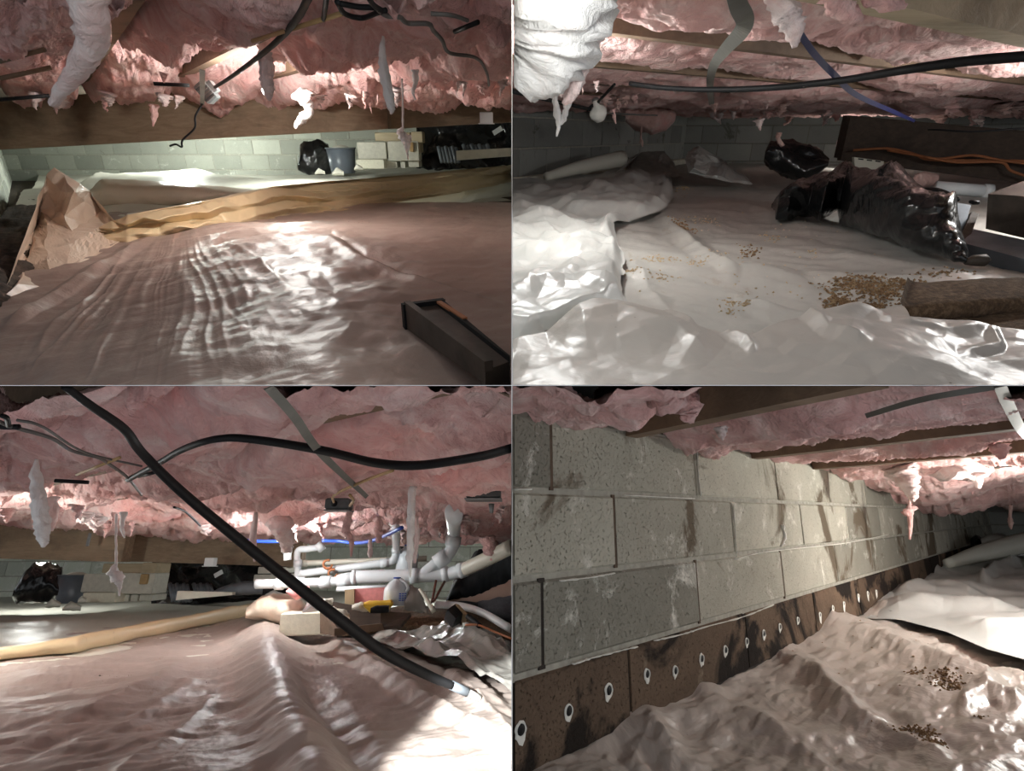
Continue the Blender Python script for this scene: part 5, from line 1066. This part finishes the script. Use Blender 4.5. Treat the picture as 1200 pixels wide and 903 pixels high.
t = thing(BL, 'stacked_blocks', 'grey blocks stacked behind the main pipe beside the black wall', 'blocks', BL.at(318, 682, 4.9))
for k, (x0, y0, x1, y1) in enumerate([(298, 673, 316, 683), (317, 672, 336, 682), (303, 664, 322, 672), (323, 664, 334, 671)]):
    a = BL.at(x0, y0, 4.9); b = BL.at(x1, y1, 4.9); MB().box((a + b) / 2 + [0, .1, 0], (b[0] - a[0], .2, a[2] - b[2]), None, .005).build(BL, 'block', 'concrete', t, False)
loft(BL, 'blue_sheet', (250, 308), [(250, 692), (270, 684), (290, 680), (308, 684)], [(250, 698), (308, 698)], 4.6, 0.3, 'slate', 30, 14, 0.02, 6, 91, label='blue grey tarp bunched at the pipe end', cat='tarp')
for k, (x, y, s) in enumerate([(62, 708, 9), (84, 712, 11), (96, 702, 5)]):
    loft(BL, 'rubble_chunk', (x - s, x + s), [(x - s, y), (x - s * .2, y - s * .8), (x + s, y - s * .2)], [(x - s, y + 4), (x + s, y + 4)], 4.4, 0.12, 'concrete', 12, 10, 0.01, 9, 95 + k, label=['grey rubble chunk before the black bag', 'flat grey rubble slab before the bin', 'rough rubble chunk between bin and pier base'][k], cat='rubble')
scatter(BL, 'soil_crumbs', 'soil', hF, [(110, 797, 8, 1.5, 26), (135, 795, 8, 1, 20), (152, 792, 5, 1, 16), (50, 811, 10, 2, 20), (148, 815, 2, 3, 12), (245, 801, 3, 1, 12), (100, 824, 4, 2, 8), (250, 775, 12, 4, 16), (270, 778, 10, 4, 10), (230, 800, 60, 20, 30), (295, 880, 2, 1, 6)], 0, 0, 0.003, 'dark soil crumbs scattered on the pinkish sheeting', 13, h_bl)
# unseen spot added for a patch of vent sunlight near the hose tip
sp = bpy.data.lights.new('vent_sun_spot', 'SPOT'); sp.energy = 1500; sp.spot_size = math.radians(13); sp.spot_blend = 0.35; sp.shadow_soft_size = 0.02; sp.color = (0.96, 1, 1)
o = bpy.data.objects.new('vent_sun_spot', sp); COL.objects.link(o)
src = np.array([-0.55, -0.35, 0.25]); tgt = BL.plane(582, 848, -hF + 0.03)
dirv = Vector(tgt - src); o.matrix_world = BL.M @ (Matrix.Translation(Vector(src)) @ dirv.to_track_quat('-Z', 'Y').to_matrix().to_4x4())

# ================================================================== bay with the drilled block wall (bottom right)
hF = 0.52
VPX = 1254.7
dw = np.array([(VPX - CX) / F, 1.0]); r0 = BR.ray(VPX, 603.5); dw = r0[:2] / np.linalg.norm(r0[:2]); nw = np.array([dw[1], -dw[0]])
W0 = BR.at(600.6, 603.5, 1.13)[:2]
def onwall(px, py):
    r = BR.ray(px, py); k = (nw @ W0) / (r[..., :2] @ nw); return r * k[..., None]
def sw(px, py): return float((onwall(px, py)[:2] - W0) @ dw)
z1, z2, z3 = [float(onwall(601, q)[2]) for q in (573.2, 683.0, 795.6)]
H = (z1 - z3) / 2; Lb = sw(600 + 515 / 1.994, 620) - sw(600 + 240 / 1.994, 620)
o4, o3, o2, o1 = sw(600 + 547 / 1.994, 740), sw(600 + 435 / 1.994, 700), sw(600 + 240 / 1.994, 620), sw(600 + 425 / 1.994, 540)
tag(slab(BR, 'floor', -0.62, 0.8, 12, 0.003, 12, 'soil'), 'bare soil under the sheeting along the drilled wall')
e = W0 + dw * 11.0
wall, d3, n3w = block_wall(BR, 'wall_left', W0, e, z3 - H, Lb, H, 4, [o4, o3, o2, o1], 'block_br', 'mortar_br', 0.19, 0.010, row_mats={0: 'block_stained'}, label='weathered grey block wall with drilled brown bottom course')
p = W0 + dw * 9.2
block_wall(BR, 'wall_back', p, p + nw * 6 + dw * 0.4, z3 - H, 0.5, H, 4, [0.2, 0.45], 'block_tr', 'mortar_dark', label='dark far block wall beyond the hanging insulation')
# sill board on the wall top
P0 = np.array([*W0, z1 + H]); P1 = np.array([*(W0 + dw * 9), z1 + H]); nn = np.array([*nw, 0])
ST = [P0 - nn * .02, P1 - nn * .02, P1 - nn * .17, P0 - nn * .17]
V = np.array(ST + [q + np.array([0, 0, .04]) for q in ST]); V = BR.clampz(V, -1)
MB().hexa(V).build(BR, 'trim_2', 'dark_wood', None, False, kind='structure', label='dark sill board on top of the drilled wall')
# drilled holes
for k, (px, py, r) in enumerate([(609, 854, 9), (665, 832, 8), (712, 808, 7.5), (757, 789, 6), (790, 785, 6), (821, 771, 5.5), (849, 761, 5.2), (874, 751, 4.5), (894, 742, 4.5), (913, 734, 4), (934, 726, 4), (960, 720, 3.2), (975, 712, 3.2), (988, 707, 3), (1005, 698, 2.8), (1016, 695, 2.8), (1026, 693, 2.6)]):
    c = onwall(px, py); c[:2] += nw * 0.0025; R = r * c[1] / F * 0.62; rnd = random.Random(k)
    ux = np.array([*dw, 0]); uz = np.array([0, 0, 1.0]); un = np.array([*nw, 0])
    ring = MB(); V = []; Fs = []; nq = 18
    drip = R * (1.4 if k < 11 else 4.0)
    for q in range(nq):
        a = 2 * math.pi * q / nq; w_ = (0.35 + 0.5 * rnd.random() * (k % 3 != 1)); low = max(0, -math.sin(a)) ** 3
        for rr, hh in ((R, 0.0), (R * (1.05 + w_ * .3), 0.004), (R * (1.15 + w_ * .6) + drip * low * rnd.uniform(.4, 1), 0.0)):
            V.append(c + ux * rr * math.cos(a) + uz * rr * math.sin(a) + un * hh)
    for q in range(nq):
        for j in range(2): a, b = q * 3 + j, ((q + 1) % nq) * 3 + j; Fs.append((a, b, b + 1, a + 1))
    hole = MB().lathe(c + un * 0.0012, [(R * 1.02, 0), (R * 1.0, 0.0008), (0.0004, 0.0009)], 16, un).build(BR, 'drilled_hole', 'rubber', wall)
    ring.add(V, Fs).build(BR, 'mortar_rim', 'mortar_white', hole, True)
# white mortar smears on joints
def smear(pts, w, k, mat='mortar_white', nm='mortar_smear'):
    P = [onwall(a, b) + np.array([*nw, 0]) * 0.004 for a, b in pts]; P = spline(P, 10); rn = np.random.RandomState(k)
    MB().tube(P, w * 0.55 * (0.5 + 1.0 * rn.rand(len(P))), 6, flat=0.35).build(BR, nm, mat, wall)
smear([(602, 573), (620, 573)], 0.012, 1); smear([(730, 580), (790, 583), (812, 584)], 0.007, 2); smear([(655, 680), (690, 676), (718, 671)], 0.010, 3); smear([(670, 777), (700, 768), (745, 757)], 0.008, 4)
smear([(765, 750), (800, 742), (825, 734), (870, 722), (905, 708)], 0.008, 5); smear([(815, 510), (817, 555), (820, 582)], 0.006, 6); smear([(858, 590), (860, 625), (862, 652)], 0.006, 7); smear([(990, 595), (992, 620), (990, 640)], 0.006, 9); smear([(915, 615), (918, 628), (914, 640)], 0.014, 8); smear([(860, 655), (900, 646), (990, 636), (1040, 626)], 0.007, 10)
for row, s_, w, m_ in [(1, o3 - Lb, 0.020, 'joint_black'), (1, o3, 0.011, 'joint_brown'), (2, o2, 0.013, 'joint_brown'), (3, o1 - Lb, 0.012, 'joint_brown'), (1, o3 + Lb, 0.009, 'joint_brown')]:
    if s_ < 0.02: continue
    cq = np.array([*(W0 + dw * s_), z3 - H + (row + .5) * H]) - np.array([*nw, 0]) * 0.003
    MB().box(cq, (w, 0.006, H * 0.98), (np.array([*dw, 0]), np.array([*nw, 0]), np.array([0, 0, 1.0]))).build(BR, 'stained_joint', m_, wall, False)
zz = z3 - H; cb = np.array([*W0, 0]) + np.array([*dw, 0]) * 5.5 - np.array([*nw, 0]) * 0.0115 + np.array([0, 0, zz + H / 2 - 0.006])
MB().box(cb, (11.0, 0.011, H - 0.004), (np.array([*dw, 0]), np.array([*nw, 0]), np.array([0, 0, 1.0]))).build(BR, 'stained_mortar', 'joint_black', wall, False)
# ground sheet
lw = interp([(630, 1170), (640, 1140), (660, 1085), (690, 1040), (721, 1006), (746, 938), (778, 868), (821, 778), (853, 694), (887, 597), (960, 420)])
def h_br(u, v, x, y):
    px = y / F; dl = (x - W0[0]) * nw[0] + (y - W0[1]) * nw[1]
    h = 0.05 * np.exp(-np.maximum(dl, 0) / 0.12) + crumple(x, y, 0.013, 2.6, 305, 1.5, 0.6) + crumple(x, y, 0.010, 6.5, 325, 2.0, 0.7) + 0.03 * fbm(x * 1.2, y * 1.2, 2, 39)
    for p_, w, a, e_ in [([(885, 775), (960, 800), (1010, 840), (1080, 870), (1130, 900)], 20, 14, 1.2), ([(940, 748), (1000, 752), (1080, 775), (1140, 795), (1200, 800)], 18, 16, 1.1), ([(1040, 705), (1100, 700), (1200, 705)], 10, 10, 1.2), ([(1015, 725), (1090, 722), (1200, 730)], 14, 12, 1.2),
                         ([(1150, 700), (1175, 680), (1200, 670)], 10, 9, 1.1), ([(1040, 690), (1080, 668), (1140, 655), (1200, 652)], 12, 14, 1.3), ([(600, 900), (700, 880), (760, 870), (800, 905)], 26, 12, 1.2), ([(735, 915), (765, 880), (840, 915)], 26, 8, 1.4), ([(1100, 760), (1150, 790), (1200, 810)], 16, -8, 1.2), ([(800, 830), (900, 850), (980, 900)], 18, 8, 1.2), ([(1120, 830), (1160, 815), (1210, 830)], 14, 10, 1.2)]:
        h = h + ridge(u, v, p_, w, a, e_) * px
    return h
sheet(BR, 'ground_sheet', hF, 600.6, 1300, 632, 985, 1.5, h_br, 'poly_br', left=lambda v: np.maximum(lw(v) - 6, 600.6), right=lambda v: 1300 + 0 * v, lift=0.0, label='crumpled brownish white plastic sheeting tucked along the drilled wall', cat='sheeting')
tl_ = interp([(1015, 728), (1030, 712), (1055, 690), (1090, 668), (1140, 660), (1200, 655), (1310, 650)])
bl_ = interp([(1015, 735), (1060, 738), (1110, 752), (1160, 775), (1210, 790), (1310, 800)])
def h_brw(u, v, x, y):
    px = y / F; e_ = sstep(0, 14, v - tl_(u))
    e_ = e_ * sstep(0, 22, bl_(u) - v)
    h = 0.012 + 0.05 * e_ + crumple(x, y, 0.03, 2.4, 316, 1.2, -0.3) * e_
    for p_, w, a in [([(1050, 715), (1100, 705), (1160, 715)], 9, 9), ([(1150, 700), (1170, 682), (1200, 672)], 9, 10), ([(1080, 690), (1140, 672), (1200, 668)], 8, 8), ([(1030, 730), (1110, 728), (1200, 738)], 9, 9)]:
        h = h + ridge(u, v, p_, w, a, 1.1) * px
    return np.maximum(h, 0.01)
sheet(BR, 'sheet_layer', hF, 1016, 1310, 650, 760, 1.4, h_brw, 'poly_white', top=tl_, bottom=bl_, lift=0.03, label='bright white plastic layer heaped under the lamp glow', cat='sheeting')
cable(BR, [(1110, 660, 4.6), (1150, 648, 4.9), (1200, 636, 5.2), (1260, 625, 5.4)], [5, 9, 11, 11], 'poly_rear', name='sheet_roll', n=14, label='rolled pale plastic sheet near the dark far wall', cat='sheeting')
loft(BR, 'sheet_wad', (1150, 1185), [(1150, 630), (1160, 624), (1185, 628)], [(1150, 640), (1185, 640)], 5.6, 0.3, 'poly_tr', 20, 12, 0.03, 6, 308, label='dull plastic wad behind the rolled sheet', cat='sheeting')
loft(BR, 'black_bundle', (1138, 1152), [(1138, 632), (1145, 626), (1152, 632)], [(1138, 640), (1152, 640)], 5.9, 0.2, 'black_bag', 14, 12, 0.02, 6, 309, label='small black bundle at the far wall foot', cat='bundle')
# insulation and joists
hC = z1 + H + 0.02
ss = [-0.25, 0.45, sw(881, 509), sw(951, 525), sw(1001, 538)]; st = ss[-1] - ss[-2]; ss += [ss[-1] + st * (k + 1) for k in range(6)]
dj = np.array([(300 - CX) / F, 1.0]); dj /= np.linalg.norm(dj); nj = np.array([dj[1], -dj[0]]); nj = nj if nj[1] > 0 else -nj
cs = sorted(float((W0 + dw * s_) @ nj) for s_ in ss)
gp = [0.12, 0.26, 0.24, 0.22, 0.18, 0.05, 0.03, 0.03, 0.03, 0.03, 0.03]
def ex_br(u, v, x, y): return 0.10 * np.exp(-((u - 1085) / 75) ** 2 - ((v - 556) / 16) ** 2) + 0.05 * sstep(3.0, 4.2, y)
bt, d, n = batts(BR, hC, 300, cs, 600.6, 1320, 425, 586, 1.4, ['pink'], [0.03, 0.04, 0.02, 0.03, 0.04, 0.07, 0.08, 0.08], gp,
    lambda k: ('insulation_batt', 'pink fiberglass batt ' + ['bulging on the wall top before all dark joists', 'between the first two dark joists', 'before the perforated strap and long dark joist', 'behind the long dark joist with the strap', 'swelling into the big lobe over the wall', 'brightly lit behind the big lobe', 'behind the bright ruffle', 'sagging before the brownish drooping batt', 'far along the drilled wall', 'farthest along the drilled wall'][k], 'pink batts above the drilled wall'), seed=411, amp=0.045, freq=3.6, dmax=9.0, extra=ex_br, stretch=0.6,
    keep=lambda x, y: (x - W0[0]) * nw[0] + (y - W0[1]) * nw[1] > -0.12)
JL = ['dark joist over the near wall corner', 'dark joist leaving the wall above the first full block', 'long dark joist crossing above the wall, metal strap beyond it', 'dark joist between two pink batts', 'thin dark joist before the big pink lobe', 'hidden joist over the pink lobe', 'far joist over the white sheet', 'far joist beyond the lamp', 'far joist near the dark wall', 'last joist near the dark wall', 'end joist at the dark wall']
for k, c in enumerate(cs):
    # start where the joist meets the wall, run towards the viewer's right
    den = dj @ nw; P = nj * c; t_w = ((W0 - P) @ nw) / den
    a, b = sorted((t_w, t_w - math.copysign(6.0, -den) * 1.0))
    if den < 0: a, b = t_w - 6.0, t_w + 0.08
    else: a, b = t_w - 0.08, t_w + 6.0
    joist(BR, hC, dj, nj, c, a, b, 'joist_wood', JL[k], w=0.05, z0=-0.045, h=0.22)
for k, (pts, mt, lb) in enumerate([
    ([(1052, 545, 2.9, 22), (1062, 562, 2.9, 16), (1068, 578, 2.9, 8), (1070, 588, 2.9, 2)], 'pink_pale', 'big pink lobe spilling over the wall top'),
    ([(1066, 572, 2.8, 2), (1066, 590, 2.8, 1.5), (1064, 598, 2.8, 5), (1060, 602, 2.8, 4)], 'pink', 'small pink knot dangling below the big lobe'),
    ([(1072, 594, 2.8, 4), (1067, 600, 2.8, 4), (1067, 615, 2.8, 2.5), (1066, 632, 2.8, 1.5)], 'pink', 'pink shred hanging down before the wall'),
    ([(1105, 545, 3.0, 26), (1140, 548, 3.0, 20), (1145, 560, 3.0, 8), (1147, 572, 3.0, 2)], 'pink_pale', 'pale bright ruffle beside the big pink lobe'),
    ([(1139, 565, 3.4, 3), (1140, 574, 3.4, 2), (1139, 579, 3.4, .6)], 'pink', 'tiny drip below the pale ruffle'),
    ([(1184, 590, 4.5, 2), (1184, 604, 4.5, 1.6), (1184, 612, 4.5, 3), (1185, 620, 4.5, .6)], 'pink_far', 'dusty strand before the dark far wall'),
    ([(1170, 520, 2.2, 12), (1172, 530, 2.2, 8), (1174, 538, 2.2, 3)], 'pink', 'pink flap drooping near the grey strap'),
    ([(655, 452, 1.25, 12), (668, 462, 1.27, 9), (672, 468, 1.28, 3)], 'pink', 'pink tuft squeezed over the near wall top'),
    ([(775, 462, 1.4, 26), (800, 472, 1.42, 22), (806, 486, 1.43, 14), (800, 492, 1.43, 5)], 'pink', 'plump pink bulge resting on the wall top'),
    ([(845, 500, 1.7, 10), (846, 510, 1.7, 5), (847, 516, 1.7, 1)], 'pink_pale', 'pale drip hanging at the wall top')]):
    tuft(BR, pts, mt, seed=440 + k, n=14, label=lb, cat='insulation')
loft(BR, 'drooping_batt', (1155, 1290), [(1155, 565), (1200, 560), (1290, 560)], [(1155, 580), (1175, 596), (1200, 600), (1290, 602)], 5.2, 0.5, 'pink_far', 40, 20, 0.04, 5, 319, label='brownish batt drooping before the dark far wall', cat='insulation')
cable(BR, [(1172, 452.6, 1.35), (1182, 475, 1.4), (1196, 502, 1.5), (1206, 512, 1.55)], [6, 6, 5, 5], 'strap_gray', name='hanger_strap', flat=0.2, label='grey steel strap hanging beside the long dark joist', cat='strap')
cable(BR, [(1015, 487, 1.6), (1080, 468, 1.45), (1165, 453, 1.3)], 3.4, 'strap_gray', name='perforated_strap', flat=0.2, label='perforated grey strap nailed along the long dark joist', cat='strap')
cable(BR, [(1165, 547, 2.8), (1230, 543, 2.7)], 1.4, 'steel', name='steel_rod', label='thin steel rod under the bright insulation', cat='rod')
scatter(BR, 'wood_crumbs', 'debris', hF, [(1073, 793, 5, 2, 50), (1108, 804, 9, 4, 160), (1120, 810, 6, 2, 60), (1065, 853, 10, 2, 60), (1085, 857, 6, 4, 130), (1098, 866, 5, 2, 70), (685, 880, 8, 5, 40), (1150, 845, 4, 1, 12), (1000, 780, 100, 40, 40)], 0, 0, 0.004, 'brown crumbs scattered on the sheeting along the drilled wall', 16, h_br)



# ------------------------------------------------------------------ lamps
for k, (b, px, py, dp, w, colr, rad, lab) in enumerate(LAMPS):
    bay = BAYS[b]; p = bay.at(px, py, dp)
    t = thing(bay, 'work_or_fill_light', lab, 'lamp', p)  # real work lights and the bulbs added as fill alike
    MB().lathe(p + np.array([0, 0, 0.0]), [(0.0, -rad * 0.75), (rad * .5, -rad * .62), (rad * .75, 0), (rad * .6, rad * .5), (rad * .4, rad * .9), (0.0, rad * .95)], 14).build(bay, 'bulb', 'bulb_glow', t)
    MB().lathe(p + np.array([0, 0, rad * .8]), [(rad * .45, 0), (rad * .45, rad * 1.1), (rad * .2, rad * 1.4)], 12).build(bay, 'socket', 'rubber', t)
    l = bpy.data.lights.new('bulb_light', 'POINT'); l.energy = w; l.color = colr; l.shadow_soft_size = rad
    o = bpy.data.objects.new('bulb_light', l); COL.objects.link(o)
    o.matrix_world = bay.M @ Matrix.Translation(Vector(p - np.array([0, 0, 0.0])))

# keep every piece on its own side of the partition and of the slab between the storeys
bpy.context.view_layer.update()
for o in list(bpy.data.objects):
    if o.type == 'MESH' and '_k' in o.keys():
        sx, sz = o['_k'][0], o['_k'][1]; me = o.data
        bb = np.array([(o.matrix_world @ Vector(c))[:] for c in o.bound_box])
        if (bb[:, 0] * sx).min() < 0.001 or ((bb[:, 2] - EZ) * sz).min() < 0.0003:
            if me.users > 1: me = o.data = me.copy()
            M = np.array(o.matrix_world); V = np.empty(len(me.vertices) * 3, np.float32); me.vertices.foreach_get('co', V); V = V.reshape(-1, 3).astype(float)
            Q = V @ M[:3, :3].T + M[:3, 3]
            Q[:, 0] = np.where(Q[:, 0] * sx < 0.001, 0.001 * sx, Q[:, 0])
            Q[:, 2] = np.where((Q[:, 2] - EZ) * sz < 0.0003, EZ + 0.0003 * sz, Q[:, 2])
            V = (Q - M[:3, 3]) @ np.linalg.inv(M[:3, :3]).T
            me.vertices.foreach_set('co', V.astype(np.float32).ravel()); me.update()
for o in list(bpy.data.objects):
    for k in ('_b', '_k'):
        if k in o.keys(): del o[k]
